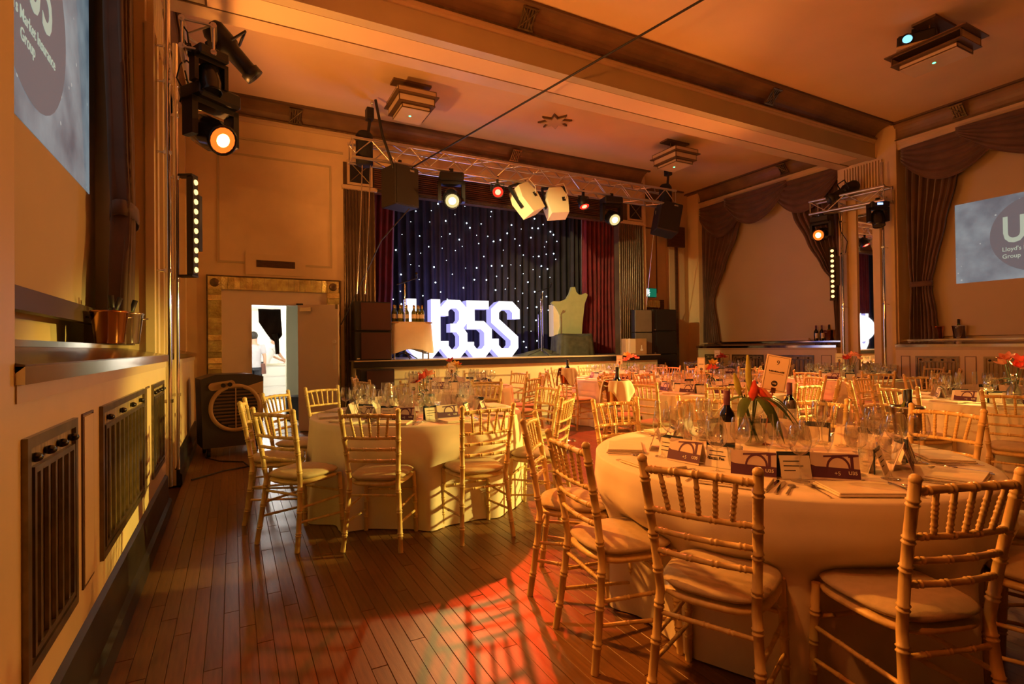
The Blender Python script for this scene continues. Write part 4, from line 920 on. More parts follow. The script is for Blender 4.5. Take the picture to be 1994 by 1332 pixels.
def clothe(J, shirt, legs, leglen):
    c = []
    g = lambda k: Vector(J[k])
    s = limb(MB(), [g('pelvis')-Vector((0, 0, .06)), g('waist'), g('chest'), (g('chest')+g('neck'))/2+Vector((0, 0, .02)), g('neck')], [.175, .165, .185, .16, .07])
    for nm in 'lr': limb(s, [g('sh'+nm)*.7+g('chest')*.3, g('sh'+nm), g('sh'+nm)*.35+g('el'+nm)*.65], [.09, .085, .065])
    c.append(('shirt', shirt, s)); l = MB()
    limb(l, [(0, 0, 1.0), (0, 0, .82)], [.165, .175])
    for nm in 'lr': limb(l, [g('hi'+nm), g('kn'+nm), g('kn'+nm)*.3+g('an'+nm)*.7][:leglen], [.105, .085, .075][:leglen])
    c.append(('shorts' if leglen < 3 else 'trousers', legs, l))
    h = MB().sphere(tuple(g('brow')+Vector((0, -.02, .025))), .108, 12, 8, sc=(.95, 1.02, 1.0)); c.append(('hair', 'hair', h))
    sh = MB()
    for s_ in (-1, 1): sh.sphere((s_*.105, .05, .045), .06, 10, 6, sc=(.8, 2.0, .75))
    c.append(('shoes', 'black', sh)); return c
J, Rr, E_ = figure(.0, ((-.25, .02, 1.14), (-.24, .08, .9)), ((.25, .02, 1.14), (.24, .06, .9)))
cc = clothe(J, 'shirt', 'trousers', 2); cc.append(('apron', 'apron', limb(MB(), [(.19, .03, .98), (.2, .04, .72)], [.07, .075])))
person('person in grey shirt and black shorts with back to the hall', (.46, 14.8, 0), R(-12), J, Rr, E_, cc)
J, Rr, E_ = figure(.26, ((-.2, .42, 1.15), (-.08, .58, 1.04)), ((.2, .42, 1.15), (.08, .6, 1.04)))
cc = clothe(J, 'shirtwhite', 'trousers', 3)
person('person in white shirt bending over the kitchen worktop', (.72, 16.25, 0), R(-62), J, Rr, E_, cc)
# ================================================================ CHAIRS
def turned(mb, pts, r, rings, seg=8, mi=0):
    # bamboo-turned rod: polyline with pairs of raised rings at the given fractions
    pts = [Vector(p) for p in pts]; Ls = [0]
    for a, b in zip(pts, pts[1:]): Ls.append(Ls[-1]+(b-a).length)
    T = Ls[-1]; 
    def at(t):
        d = t*T
        for i in range(len(pts)-1):
            if d <= Ls[i+1] or i == len(pts)-2: k = (d-Ls[i])/(Ls[i+1]-Ls[i]); return pts[i].lerp(pts[i+1], k)
    e = .006/T; prof = [(0, r), (1, r)]+[(l/T, r) for l in Ls[1:-1]]
    for c in rings:
        for s in (-1, 1): m = c+s*e*1.3; prof += [(m-e*.8, r), (m-e*.3, r*1.22), (m+e*.3, r*1.22), (m+e*.8, r)]
    prof = sorted(p for p in prof if 0 <= p[0] <= 1)
    return mb.tube([at(t) for t, _ in prof], [q for _, q in prof], seg, True, mi)
CH = .92
def post_x(z): return .19-.03*(z-.43)/.0001 if False else (.162+.03*(z-.43)/.49 if z >= .43 else .162+.03*(.43-z)/.43)
def post_y(z): return -.175-.085*((z-.43)/.49)**1.2 if z >= .43 else -.175-.055*((.43-z)/.43)**1.3
def chair_parts():
    P = []
    for s in (-1, 1):
        pts = [(s*post_x(z), post_y(z), z) for z in (0, .14, .3, .43, .6, .75, .895)]
        m = turned(MB(), pts, .0165, [.12, .28, .42, .56, .70, .80, .93]); m.sphere((s*post_x(.9), post_y(.9), .902), .0185, 10, 6, sc=(1, 1, .9))
        P.append(('back_leg', m, 'chair'))
        P.append(('front_leg', turned(MB(), [(s*.185, .185, 0), (s*.175, .165, .43)], .0155, [.25, .5, .75]), 'chair'))
    for z in (.865, .725, .65, .575):
        x = post_x(z); y = post_y(z); n = 5 if z > .8 else 4
        pts = [(-x, y, z), (-x*.5, y-.014, z+(.006 if z > .8 else 0)), (0, y-.019, z+(.008 if z > .8 else 0)), (x*.5, y-.014, z+(.006 if z > .8 else 0)), (x, y, z)]
        P.append(('top_rail' if z > .8 else 'cross_rail', turned(MB(), pts, .0125 if z > .8 else .0105, [(k+.5)/(n) for k in range(n)], 8), 'chair'))
    for k in range(5):
        u = (k-2)/2.; a = Vector((u*.125, post_y(.865)-.018+.006*abs(u), .862)); b = Vector((u*.105, post_y(.725)-.017+.006*abs(u), .727))
        P.append(('spindle', turned(MB(), [a, b], .0085, [.30, .52, .8], 8), 'chair'))
    def seat(r, z0, z1, bulge):
        def fn(s, v):
            a = 2*PI*s; e = .62; cx_ = math.copysign(abs(math.cos(a))**e, math.cos(a)); cy_ = math.copysign(abs(math.sin(a))**e, math.sin(a))
            w = 1-.09*(1-cy_)/2*1.2
            pr = [(0, z0), (.9, z0), (1, z0+.012), (1+bulge, (z0+z1)/2), (1, z1-.012), (.85, z1), (0, z1+bulge*.12)]
            f = v*(len(pr)-1); i = min(int(f), len(pr)-2); k = f-i; rr = pr[i][0]+(pr[i+1][0]-pr[i][0])*k; z = pr[i][1]+(pr[i+1][1]-pr[i][1])*k
            return (r*rr*cx_*w, r*rr*cy_*.98, z)
        return MB().grid(fn, 28, 6)
    P.append(('seat_frame', seat(.203, .405, .44, .0), 'chair')); P.append(('seat_cushion', seat(.196, .438, .482, .05), 'cushion'))
    for s in (-1, 1):
        P.append(('side_stretcher', turned(MB(), [(s*.18, .172, .27), (s*post_x(.27), post_y(.27), .27)], .0085, [.33, .66], 6), 'chair'))
        P.append(('side_stretcher', turned(MB(), [(s*.183, .178, .15), (s*post_x(.18), post_y(.18), .18)], .0085, [.33, .66], 6), 'chair'))
    P.append(('front_stretcher', turned(MB(), [(-.18, .175, .30), (.18, .175, .30)], .0085, [.25, .5, .75], 6), 'chair'))
    P.append(('back_stretcher', turned(MB(), [(-post_x(.35), post_y(.35), .35), (post_x(.35), post_y(.35), .35)], .009, [.25, .5, .75], 6), 'chair'))
    return P
CP = chair_parts()
for _, m_, _m in CP: m_.v = [(x, y, z*1.02) for x, y, z in m_.v]
CMESH = [(n, m.mesh(n, mm)) for n, m, mm in CP]
one = MB()
for n, m, mm in CP: one.add(m, mi=1 if mm == 'cushion' else 0)
CONE = one.mesh('banquet_chair', ['chair', 'cushion'])
def chair(x, y, rz, label, group, full=True):
    if full:
        t = thing('banquet_chair', label, 'chair', (x, y, 0), rz, group)
        for n, me in CMESH: inst(n, me, t)
    else:
        t = bpy.data.objects.new('banquet_chair', CONE); COL.objects.link(t); t.location = (x, y, 0); t.rotation_euler = (0, 0, rz); tag(t, label, 'chair', group)
    return t
# ================================================================ TABLEWARE MESHES
def lat(prof, m, seg=18, name='m'): return MB().lathe(prof, seg).mesh(name, m)
BOWL = lat([(.004, .105), (.02, .112), (.036, .128), (.044, .152), (.043, .18), (.036, .215), (.032, .226)], 'glass', 24, 'bowl')
STEM = lat([(.0045, .108), (.0032, .09), (.003, .03), (.005, .012), (.012, .006)], 'glass', 10, 'stem')
FOOT = lat([(.012, .006), (.034, .003), (.036, .0015), (.034, 0), (0, 0)], 'glass', 20, 'foot')
WG1 = MB().lathe([(0, 0), (.034, 0), (.036, .0015), (.012, .006), (.005, .012), (.003, .03), (.0032, .09), (.0045, .105), (.02, .112), (.036, .128), (.044, .152), (.043, .18), (.036, .215), (.032, .226)], 14).mesh('wine_glass', 'glass')
TUMB = MB().lathe([(0, .003), (.026, .003), (.029, .0), (.034, .10), (.0325, .10), (.028, .012), (0, .012)], 18).mesh('tumbler', 'glass')
FLUTE = MB().lathe([(0, 0), (.031, 0), (.032, .002), (.006, .006), (.0035, .03), (.0035, .09), (.012, .10), (.024, .14), (.0255, .18), (.021, .245)], 16).mesh('flute', 'glass')
def flat(poly, h, z=0.): return MB().prism(poly, lambda a, b: (a, b, z+h), lambda a, b: (a, b, z))
fk = flat([(-.003, -.10), (.003, -.10), (.0035, 0), (.012, .03), (.012, .085), (.009, .085), (.008, .045), (.005, .045), (.004, .085), (.0015, .085), (.001, .045), (-.002, .045), (-.003, .085), (-.0055, .085), (-.006, .045), (-.009, .045), (-.0095, .085), (-.012, .085), (-.012, .03), (-.0035, 0)], .003).mesh('fork', 'steel')
kn = flat([(-.007, -.10), (.006, -.10), (.006, .0), (.010, .02), (.010, .09), (.002, .115), (-.006, .1), (-.006, .0)], .003).mesh('knife', 'steel')
spn = MB().add(flat([(-.004, -.09), (.004, -.09), (.0025, .03), (-.0025, .03)], .003)).sphere((0, .05, .003), .02, 10, 6, sc=(.75, 1.25, .2)).mesh('spoon', 'steel')
nap = MB().cbox(-.095, .095, -.13, .13, 0, .008, .003).cbox(-.09, .09, -.13, .125, .008, .014, .0028).mesh('napkin', 'napkin')
def tent(w, h, spread): return MB().prism([(-w, 0), (w, 0), (w, h), (-w, h)], lambda a, b: (a, -spread*(1-b/h), b), lambda a, b: (a, -spread*(1-b/h)+.002, b)).prism([(-w, 0), (w, 0), (w, h), (-w, h)], lambda a, b: (a, spread*(1-b/h)+.003, b), lambda a, b: (a, spread*(1-b/h)+.001, b))
BW, BH, BS = .088, .104, .036
br_card = tent(BW, BH, BS).mesh('folded_card', 'pinkpaper')
tm = lambda a, b: (a, -BS*(1-b/BH)-.0008, b)
tb = lambda a, b: (a, -BS*(1-b/BH)+.0004, b)
bp_ = MB().prism([(-BW, .008), (BW, .008), (BW, .046), (-.07, .050), (-BW, .056)], tm, tb)
for a0 in range(12):
    t0, t1 = PI*a0/12, PI*(a0+1)/12; c = (.012, .046)
    bp_.prism([(c[0]+.036*math.cos(t0), c[1]+.040*math.sin(t0)), (c[0]+.044*math.cos(t0), c[1]+.049*math.sin(t0)), (c[0]+.044*math.cos(t1), c[1]+.049*math.sin(t1)), (c[0]+.036*math.cos(t1), c[1]+.040*math.sin(t1))], tm, tb)
bp_.prism([(.056, .046), (.067, .046), (.067, .094), (.056, .094)], tm, tb).prism([(.050, .088), (.087, .094), (.087, .101), (.050, .101)], tm, tb).prism([(-.04, .086), (.055, .094), (.055, .101), (-.04, .093)], tm, tb)
br_print = bp_.mesh('bridge_print', 'purple')
br_txt = text_mb('U35', .019, .0002, 'CENTER', .0004).add(text_mb('+5', .022, .0002), Matrix.Translation((-.055, -.004, 0))).xf(basis((.062, -BS*(1-.030/BH)-.0016, .030), (1, 0, 0), (0, BS/BH, 1))).mesh('lettering', 'paper')
pc_card = tent(.046, .07, .022).mesh('folded_card', 'paper')
pc_head = MB().prism([(-.05, .06), (.05, .06), (.05, .082), (-.05, .082)], lambda a, b: (a, .004, b), lambda a, b: (a, .007, b)).prism([(-.052, 0), (-.04, 0), (-.04, .082), (-.052, .082)], lambda a, b: (a, .004, b), lambda a, b: (a, .007, b)).mesh('navy_backing', 'navy')
pl_ = MB()
for k, w in enumerate((.05, .06, .035)): z = .052-k*.014; pl_.prism([(-.036, z), (-.036+w, z), (-.036+w, z+.0025), (-.036, z+.0025)], lambda a, b: (a, -.022*(1-b/.07)-.0008, b), lambda a, b: (a, -.022*(1-b/.07)+.0004, b))
pc_lines = pl_.mesh('printed_lines', 'ink')
pc_name = text_mb('Martin Pea', .014, .0002, 'LEFT', .0004).xf(basis((-.04, -.022*(1-.03/.07)-.0012, .03), (1, 0, 0), (0, .022/.07, 1))).mesh('printed_name', 'ink')
def cloth_mb(r=.89, h=.76, seed=0, nf=15, dents=()):
    rr = random.Random(seed); ph = [rr.uniform(0, 6.28) for _ in range(4)]
    def fn(s, v):
        a = 2*PI*s
        if v < .3: k = v/.3; return (r*k*math.cos(a), r*k*math.sin(a), h)
        if v < .36: k = (v-.3)/.06; return ((r+.012*k)*math.cos(a), (r+.012*k)*math.sin(a), h-.012*k*k)
        k = (v-.36)/.64
        w = (math.sin(nf*a+ph[0]+.8*math.sin(3*a+ph[1]))*.6+.4*math.sin((nf-4)*a+ph[2]))
        R_ = r+.012+.035*k+.055*k**.8*w
        for ang, lim in dents:
            d = abs(((math.degrees(a)-ang+180) % 360)-180)/17.
            g = math.exp(-d**4)*min(1, max(0, (k-.24)/.18))
            if R_ > lim: R_ += (lim-R_)*g
        return (R_*math.cos(a), R_*math.sin(a), (h-.012)*(1-k)+.006)
    return MB().grid(fn, 180, 22)
CLOTHS = [cloth_mb(seed=k, nf=13+k).mesh('tablecloth', 'linen') for k in range(3)]
TT = MB().lathe([(0, .735), (.89, .735), (.9, .745), (.9, .752), (0, .754)], 40).mesh('table_top', 'card'); TL = MB().tube([(.55, 0, 0), (.5, 0, .735)], .018, 8).mesh('leg', 'black')
def petal_mb(L_, w, curl, n=6):
    def fn(s, v):
        x = (s-.5)*2*w*math.sin(PI*min(.97, .12+.88*v))**.8; return (x, L_*v*math.cos(curl*v), L_*v*math.sin(curl*.9*v)*.6+.25*x*x/w+.35*L_*v)
    return MB().grid(fn, 4, n)
def flower(par, p, d, L_, w, curl, m, n=6, nm='flower'):
    d = Vector(d).normalized(); q = d.to_track_quat('Z', 'Y').to_matrix().to_4x4(); b = MB()
    for k in range(n): b.add(petal_mb(L_, w, curl), Matrix.Rotation(2*PI*k/n, 4, 'Z'))
    b.sphere((0, 0, .006), .008, 6, 4); b.xf(Matrix.Translation(p) @ q).build(nm, m, par)
def leaf_at(par, p, d, L_, w, m='leaf', droop=.5):
    d = Vector(d).normalized(); side = d.cross(Vector((0, 0, 1))).normalized()
    def fn(s, v): c = Vector(p)+d*L_*v+Vector((0, 0, -droop*L_*v*v)); return tuple(c+side*(s-.5)*2*w*math.sin(PI*(.04+.96*v))**.9+Vector((0, 0, -abs(s-.5)*w*.5)))
    MB().grid(fn, 4, 8).build('leaf', m, par)
# ================================================================ TABLES
CAM = Vector((0, 0))
def seat_names(cx_, cy_, angs):
    base = math.degrees(math.atan2(-cy_, -cx_)); rel = [((a-base+180) % 360)-180 for a in angs]
    order = ['first', 'second', 'third', 'fourth', 'fifth', 'sixth']; out = [None]*len(angs)
    i0 = min(range(len(angs)), key=lambda i: abs(rel[i])); out[i0] = 'nearest us'
    for sgn, nm in ((-1, 'left'), (1, 'right')):
        idx = sorted([i for i in range(len(angs)) if i != i0 and rel[i]*sgn >= 0], key=lambda i: abs(rel[i]))
        for k, i in enumerate(idx): out[i] = '%s on the %s' % (order[k], nm)
    return out
def vase_of_flowers(label, x, y, kind, sc=1.):
    t = thing('flower_vase', label, 'flowers', (x, y, .762), random.uniform(0, 6), 'table flower vases')
    MB().lathe([(0, .004), (.045, .004), (.058, .03), (.06, .07), (.045, .11), (.033, .13), (.036, .15), (.034, .15), (.030, .13), (.042, .108), (.056, .07), (.054, .03), (.04, .01), (0, .01)], 20).build('vase', 'vaseglass', t)
    rr = random.Random(int(x*100+y*7)); 
    for k in range(5):
        a = rr.uniform(0, 6.28); top = Vector((.10*math.cos(a)*rr.uniform(.3, 1), .10*math.sin(a)*rr.uniform(.3, 1), rr.uniform(.22, .30)))*sc
        MB().tube([(-.02*math.cos(a), -.02*math.sin(a), .012), tuple(top*.55), tuple(top)], .0032, 5).build('stem', 'leaf', t)
        c = kind[k % len(kind)]; d = top.normalized()+Vector((.3*math.cos(a), .3*math.sin(a), 0))
        flower(t, top, d, .062*sc, .021*sc, .5, c, 6)
        flower(t, top, d, .042*sc, .016*sc, 1.0, c, 5, 'inner_petals')
    for k in range(7):
        a = rr.uniform(0, 6.28); leaf_at(t, (.02*math.cos(a), .02*math.sin(a), rr.uniform(.14, .2)), (math.cos(a), math.sin(a), rr.uniform(.1, .9)), rr.uniform(.1, .15), .017)
    return t
def sign(label, x, y, rz, num, base=.762, hgt=.26, w=.105, h=.148, tilt=0., name='Marketform'):
    t = thing('table_sign', label, 'sign', (x, y, base), 0, None, (0, tilt, rz))
    MB().lathe([(0, .0), (.045, .0), (.04, .008), (.008, .014), (.004, .02)], 16).tube([(0, 0, .01), (0, 0, hgt)], .004, 8).box(-.012, .012, -.006, .006, hgt-.01, hgt+.02).build('stand', 'copper', t)
    MB().box(-w/2, w/2, -.002, .002, hgt, hgt+h).build('card', 'paper', t)
    b = frame_line(MB(), lambda u, v, d: (u, -.0022-d, v), -w/2+.006, w/2-.006, hgt+.006, hgt+h-.006, .0018, .0006); b.build('printed_border', 'ink', t)
    if num: text_mb(num, .036, .0003).xf(basis((0, -.0028, hgt+h*.80), (1, 0, 0), (0, 0, 1))).build('number', 'ink', t)
    nl = MB(); rr = random.Random(int(x*50))
    u = -w*.32
    while u < w*.3: c = rr.uniform(.004, .008); nl.box(u, u+c, -.0028, -.0022, hgt+h*.535, hgt+h*(.565+.02*rr.random())); u += c+.0012
    nl.box(-w*.3, w*.3, -.0028, -.0022, hgt+h*.49, hgt+h*.497).build('name_line', 'ink', t)
    MB().lathe([(0, .0008), (.0165, .0008), (.0165, 0)], 20, (0, -.0022, hgt+h*.22), axis='-y').build('round_logo', 'ink', t)
    text_mb('U35', .012, .0002, bold=.0003).xf(basis((0, -.0034, hgt+h*.22), (1, 0, 0), (0, 0, 1))).build('logo_text', 'paper', t)
    return t
def setting(cx_, cy_, a, k, tname, sname, near, rr):
    # one place: local y points from the chair to the table centre
    rz = R(a)+PI/2; cs, sn = math.cos(rz), math.sin(rz)
    def pos(x, r, z=.762): return (cx_+x*cs+r*sn, cy_+x*sn-r*cs, z)
    at_ = 'at %s, %s' % (tname, sname); G = lambda s: '%s at %s' % (s, tname)
    def put(nm, me, lab, cat, grp, x, r, dz=0., drz=0., z=.762):
        o = bpy.data.objects.new(nm, me); COL.objects.link(o); o.location = pos(x, r, z); o.rotation_euler = (0, 0, rz+drz); return tag(o, lab, cat, grp)
    j = lambda s: rr.uniform(-s, s)
    put('napkin', nap, 'folded cream napkin '+at_, 'napkin', G('napkins'), j(.01), .745, 0, PI/2+j(.08))
    t = thing('event_booklet', 'purple bridge booklet '+at_, 'booklet', pos(.02+j(.03), .57+j(.02)), rz+j(.35), G('booklets'))
    inst('folded_card', br_card, t); inst('bridge_print', br_print, t); inst('lettering', br_txt, t)
    gl = [(.13+j(.02), .50+j(.02)), (.215+j(.02), .57+j(.02)), (.06+j(.02), .41+j(.02)), (-.03+j(.02), .46+j(.01))]
    for q, (x, r) in enumerate(gl):
        if near and q < 2:
            g = thing('wine_glass', ('inner wine glass ', 'outer wine glass ')[q]+at_, 'glass', pos(x, r), 0, G('wine glasses'))
            inst('bowl', BOWL, g); inst('stem', STEM, g); inst('foot', FOOT, g)
        elif q < 2: put('wine_glass', WG1, ('inner wine glass ', 'outer wine glass ')[q]+at_, 'glass', G('wine glasses'), x, r)
        elif q == 3:
            if near: put('wine_glass', WG1, 'middle wine glass '+at_, 'glass', G('wine glasses'), x, r)
        else: put('champagne_flute', FLUTE, 'clear champagne flute '+at_, 'glass', G('flutes'), x, r)
    if near or k % 2: put('tumbler', TUMB, 'plain water tumbler '+at_, 'glass', G('tumblers'), .22+j(.02), .44+j(.02))
    t = thing('place_card', 'navy edged place card '+at_, 'card', pos(-.13+j(.03), .52+j(.03)), rz+j(.3), G('place cards'))
    t.scale = (1.3, 1.3, 1.3); inst('navy_backing', pc_head, t); inst('folded_card', pc_card, t)
    if near: inst('printed_lines', pc_lines, t)
    if near:
        put('dinner_fork', fk, 'outer steel dinner fork '+at_, 'fork', G('forks'), -.165, .74, 0, j(.06)); put('dinner_fork', fk, 'inner steel dinner fork '+at_, 'fork', G('forks'), -.135, .735, 0, j(.06))
        put('dinner_knife', kn, 'outer steel dinner knife '+at_, 'knife', G('knives'), .165, .74, 0, j(.06)); put('dinner_knife', kn, 'inner steel dinner knife '+at_, 'knife', G('knives'), .135, .735, 0, j(.06))
        put('dessert_spoon', spn, 'small steel spoon '+at_, 'spoon', G('spoons'), .20, .74, 0, j(.06))
def table(cx_, cy_, tname, desc, seats, full, near, ci, rot=None):
    # seats: (angle from table centre, distance of chair, extra turn); distance None = no chair there
    t = thing('round_table', 'round banquet table under %s cloth' % desc, 'table', (cx_, cy_, 0)); inst('table_top', TT, t)
    for k in range(4): inst('leg', TL, t, rot=(0, 0, k*PI/2+.4))
    me = cloth_mb(seed=ci+3, nf=14+ci, dents=[(a, r-.195) for a, r, _ in seats if r and r < 1.13]).mesh('tablecloth', 'linen') if near else CLOTHS[ci % 3]
    o = bpy.data.objects.new('tablecloth', me); COL.objects.link(o); o.location = (cx_, cy_, 0); o.rotation_euler = (0, 0, 0 if near else ci*.7+.2)
    tag(o, 'white floor length tablecloth on %s' % desc, 'tablecloth', 'white round tablecloths')
    nm = seat_names(cx_, cy_, [s[0] for s in seats]); rr = random.Random(ci*31+5)
    for k, (a, r, tw) in enumerate(seats):
        if r: chair(cx_+r*math.cos(R(a)), cy_+r*math.sin(R(a)), R(a)+PI/2+R(tw), 'cream bamboo style chair at %s, %s' % (tname, nm[k]), 'chairs at '+tname, full)
        setting(cx_, cy_, a, k, tname, nm[k], near, rr)
T9 = (2.47, 1.82); TA = (1.45, 4.55); TM = (5.22, 4.68); TN = (6.62, 2.28); TR = (8.72, 5.02); TBL = (2.78, 7.22); TBM = (6.05, 7.32); TBR = (8.62, 7.55)
table(*T9, 'table nine', 'table nine\'s', [(205.7, .97, 0), (174.5, .94, -3), (140, 1.02, 0), (88.7, 1.08, -4), (57, 1.08, 0), (24, 1.08, 0), (-9, 1.09, 4), (-42, 1.05, 0), (-77, 1.03, 0), (240.6, .92, 12)], True, True, 0)
table(*TA, 'the left table', 'the left table\'s', [(-48, 1.1, 0), (4, 1.15, 0), (40, 1.15, 0), (78, 1.15, 0), (115, 1.22, 0), (142, 1.14, 0), (174, 1.14, 0), (208, 1.15, 8), (238, 1.02, 0), (275, 1.02, -6)], True, True, 1)
def ring(ph, r, skip=(), n=10): return [(ph+360/n*k, None if k in skip else r, (k*7 % 5-2)*2) for k in range(n)]
table(*TM, 'the middle table', 'the middle table\'s', ring(12, 1.1), True, False, 2)
table(*TN, 'the right edge table', 'the right edge table\'s', ring(20, 1.1), True, False, 3)
table(*TR, 'the mirror side table', 'the mirror side table\'s', ring(8, 1.1), False, False, 4)
table(*TBL, 'the stage left table', 'the stage left table\'s', ring(15, 1.1, (3,)), False, False, 5)
table(*TBM, 'the stage right table', 'the stage right table\'s', ring(10, 1.1), False, False, 6)
table(*TBR, 'the far corner table', 'the far corner table\'s', ring(28, 1.1), False, False, 7)
vase_of_flowers('red and yellow flowers on the left table', TA[0]+.06, TA[1]+.0, ('petalred', 'petalpink', 'petalyellow'), 1.15)
vase_of_flowers('red and white flowers on the middle table', TM[0], TM[1], ('petalred', 'petalyellow', 'petalpink'), 1.1)
vase_of_flowers('coral lilies on the mirror side table', TR[0], TR[1], ('petalpink', 'petalpink', 'petalred'), 1.35)
vase_of_flowers('red and yellow flowers on the stage left table', TBL[0]+.05, TBL[1], ('petalyellow', 'petalred'), 1.2)
vase_of_flowers('coral flowers on the stage right table', TBM[0]+.1, TBM[1], ('petalred', 'petalpink', 'petalyellow'), 1.3)
vase_of_flowers('red flowers on the far corner table', TBR[0]+.1, TBR[1], ('petalred', 'petalred', 'petalpink'), 1.3)
vase_of_flowers('orange lilies on the right edge table', TN[0], TN[1], ('petalpink', 'petalred'), 1.3)
fz = lambda c: math.atan2(-c[0], c[1])   # turn a sign to face the photographer's end
sign('table number card on the left table', TA[0]-.06, TA[1]-.05, R(-20), '5', hgt=.17, w=.085, h=.165, name='MARKET')
sign('table number card on the stage left table', TBL[0]-.02, TBL[1]-.1, R(-30), '', hgt=.2)
sign('table number card on the stage right table', TBM[0]-.1, TBM[1], R(-38), '', hgt=.24)
sign('table number card on the middle table', TM[0]-.1, TM[1]+.05, R(-60), '', hgt=.22, w=.09, h=.18)
sign('table number card on the far corner table', TBR[0], TBR[1], R(-45), '', hgt=.3)
sign('table number card on the mirror side table', TR[0]-.1, TR[1]+.1, R(-52), '', hgt=.25)
sign('tilted number nine card on its copper stand', 2.62, 1.99, R(-40), '9', hgt=.30, w=.125, h=.20, tilt=R(11))
# table nine's lilies, bottles
t = thing('flower_vase', 'round glass vase with orange lily buds on table nine', 'flowers', (2.55, 2.0, .762))
t.scale = (1.25, 1.25, 1.25)
MB().lathe([(0, .004), (.04, .004), (.062, .025), (.066, .055), (.05, .085), (.036, .105), (.04, .13), (.038, .13), (.033, .105), (.046, .083), (.061, .055), (.057, .027), (.036, .012), (0, .012)], 24).build('vase', 'vaseglass', t)
for k, (x, y, z) in enumerate([(-.05, .02, .25), (.03, -.01, .24), (.06, .03, .2), (-.02, -.03, .27), (.0, .04, .22)]):
    MB().tube([(-x*.6, -y*.6, .015), (x*.3, y*.3, .12), (x, y, z)], .0038, 6).build('stem', 'leaf', t)
def bud(p, q, r, m): MB().tube([p, Vector(p).lerp(Vector(q), .3), Vector(p).lerp(Vector(q), .65), q], [.006, r, r*.85, .004], 10).build('lily_bud', m, t)
bud((-.05, .02, .22), (-.085, .02, .32), .015, 'leaflight'); bud((-.04, -.02, .24), (-.06, -.03, .40), .014, 'leaflight')
bud((-.025, -.02, .20), (-.03, -.04, .29), .021, 'petalred'); bud((.015, -.01, .26), (.085, -.06, .17), .022, 'petalpink'); bud((.0, -.02, .26), (.03, -.06, .20), .014, 'petalred')
for k, (a, L_, dr) in enumerate([(200, .17, 1.1), (250, .18, 1.2), (285, .17, 1.0), (320, .2, 1.1), (345, .18, .7), (20, .16, .5), (150, .16, .9), (270, .15, 1.6)]):
    leaf_at(t, (.02*math.cos(R(a)), .02*math.sin(R(a)), .21), (math.cos(R(a)), math.sin(R(a)), .45), L_, .024, 'leaf', dr)
def wine(label, x, y, z=.762):
    t = thing('wine_bottle', label, 'bottle', (x, y, z), R(-50))
    MB().lathe([(0, 0), (.036, .003), (.038, .01), (.038, .185), (.034, .205), (.018, .23), (.0145, .25), (.0145, .295), (.016, .297), (.016, .315), (0, .316)], 24).build('glass_body', 'winebottle', t)
    MB().lathe([(.0155, .245), (.0168, .27), (.0168, .318), (0, .319)], 16).build('foil_capsule', 'purple', t)
    MB().grid(lambda s, v: (.0386*math.sin(R(-30)+R(160)*s), -.0386*math.cos(R(-30)+R(160)*s), .055+.105*v), 14, 1).build('bottle_label', 'paper', t)
wine('dark wine bottle left of the lilies on table nine', 2.27, 1.93); wine('dark wine bottle right of the number nine card', 3.05, 2.12)
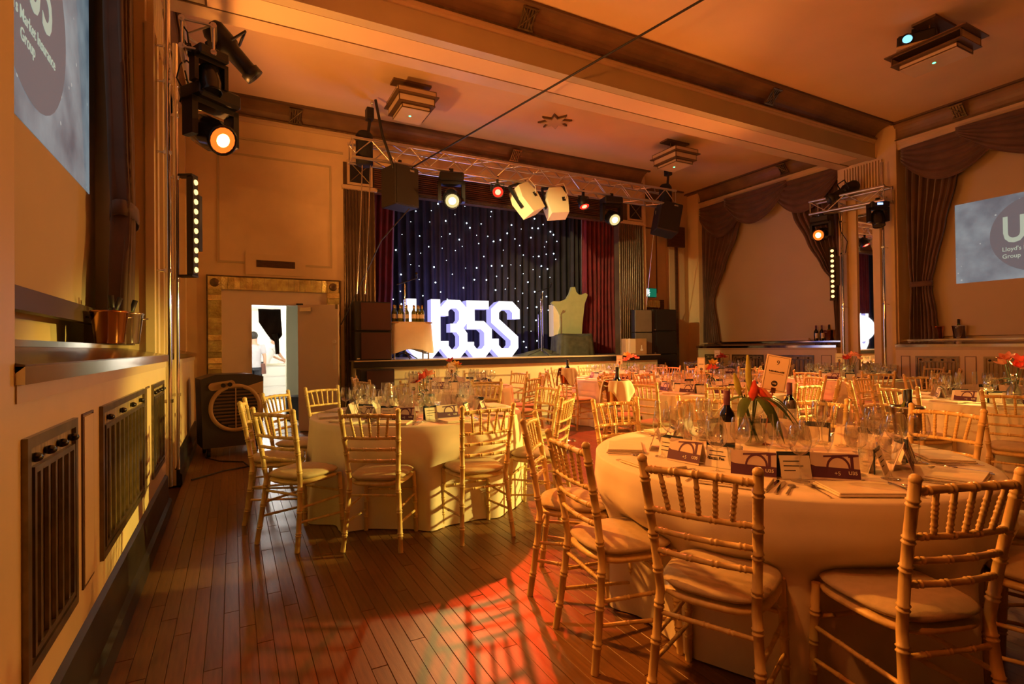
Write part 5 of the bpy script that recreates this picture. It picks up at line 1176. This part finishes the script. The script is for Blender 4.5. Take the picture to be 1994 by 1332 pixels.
def ice_bucket(label, x, y, z0, stand=True, nb=2, cloth=False, m='copper', s=1.):
    t = thing('ice_bucket', label, 'bucket', (x, y, z0))
    MB().lathe([(0, .004), (.075*s, .004), (.078*s, .01), (.10*s, .20*s), (.106*s, .205*s), (.104*s, .215*s), (.098*s, .205*s), (.072*s, .012), (0, .012)], 26).build('pail', m, t)
    for sx_ in (-1, 1): MB().tube([(sx_*.098*s, -.02, .17*s), (sx_*.125*s, 0, .175*s), (sx_*.098*s, .02, .17*s)], .006, 6).build('handle', 'steel', t)
    if stand:
        MB().tube([(0, 0, 0), (0, 0, -z0+.02)], .012, 8).lathe([(0, -z0+.002), (.13, -z0+.002), (.12, -z0+.015), (.02, -z0+.03)], 20).lathe([(.1, -.012), (.1, .0), (0, .0)], 20).build('stand', 'steel', t)
    if cloth:
        def fn(s_, v):
            a = R(200)+R(330)*s_; r_ = .108+.035*v+.02*math.sin(7*a)*v; return (r_*math.cos(a), r_*math.sin(a), .218-.17*v*v*(1+.5*math.sin(3*a)))
        o = tag(MB().grid(fn, 40, 8).build('service_cloth', 'linen', solid=.003), 'cream service cloth wrapped round '+cloth, 'cloth'); o.location = (x, y, z0)
    for k in range(nb):
        b = thing('champagne_bottle', '%s bottle leaning in %s' % (('green', 'dark')[k], label), 'bottle', (x+.03*(k*2-1), y+.01*k, z0+.03), 0, 'bottles in '+label, (R(-6+10*k), R(10*(1-2*k)+6), 0))
        MB().lathe(bottle_prof(.036, .30), 14).build('glass_body', 'winebottle' if k else 'greenbottle', b); MB().lathe([(.0165, .22), (.017, .303), (0, .304)], 12).build('foil_cap', 'black', b)
ice_bucket('steel ice bucket beside table nine', 4.19, 2.02, .66, m='steel')
ice_bucket('copper ice bucket nearest the middle of the hall', 2.98, 3.72, .80, cloth='the copper bucket nearest the middle')
ice_bucket('copper ice bucket before the stage front', 4.14, 6.25, .80, cloth='the copper bucket before the stage')
ice_bucket('copper ice bucket on the left wall ledge', -.74, 4.46, 1.372, False, 2, m='copper', s=1.05)
ice_bucket('steel ice bucket on the left wall ledge', -.68, 4.66, 1.372, False, 1, m='steel', s=1.05)
ice_bucket('ice bucket on the ledge by the blank screen', XR+.34, 6.45, 1.372, False, 1, m='copper')
ice_bucket('ice bucket on the ledge by the right wall curtain', XR+.34, 4.62, 1.372, False, 0, m='copper')
ice_bucket('second ice bucket along the right wall ledge', XR+.34, 4.3, 1.372, False, 1, m='steel')
for k, (y, lab) in enumerate(((6.72, 'left'), (6.6, 'right'))): wine('dark wine bottle on the far ledge, %s of the pair' % lab, XR+.34, y, 1.37)
t = thing('ledge_speaker', 'small black loudspeaker on the far end of the ledge', 'speaker', (XR+.33, 9.4, 1.37)); MB().cbox(-.08, .08, -.09, .09, 0, .38, .01).build('cabinet', 'black', t); MB().box(-.09, -.08, -.07, .07, .02, .36).build('grille', 'spkblack', t)
t = thing('water_carafe', 'clear water carafe on the right edge table', 'carafe', (5.95, 2.05, .762)); MB().lathe([(0, .004), (.05, .004), (.058, .03), (.05, .12), (.02, .19), (.018, .23), (.024, .25), (.022, .25), (.016, .23), (.018, .19), (.047, .12), (.054, .03), (0, .012)], 20).build('glass_body', 'glass', t); MB().lathe([(0, .25), (.02, .25), (.02, .275), (0, .276)], 12).build('stopper', 'steel', t)
o = inst('printed_name', pc_name, next(c for c in bpy.data.objects if c.name.startswith('place_card') and 'table nine, nearest us' in c['label']))
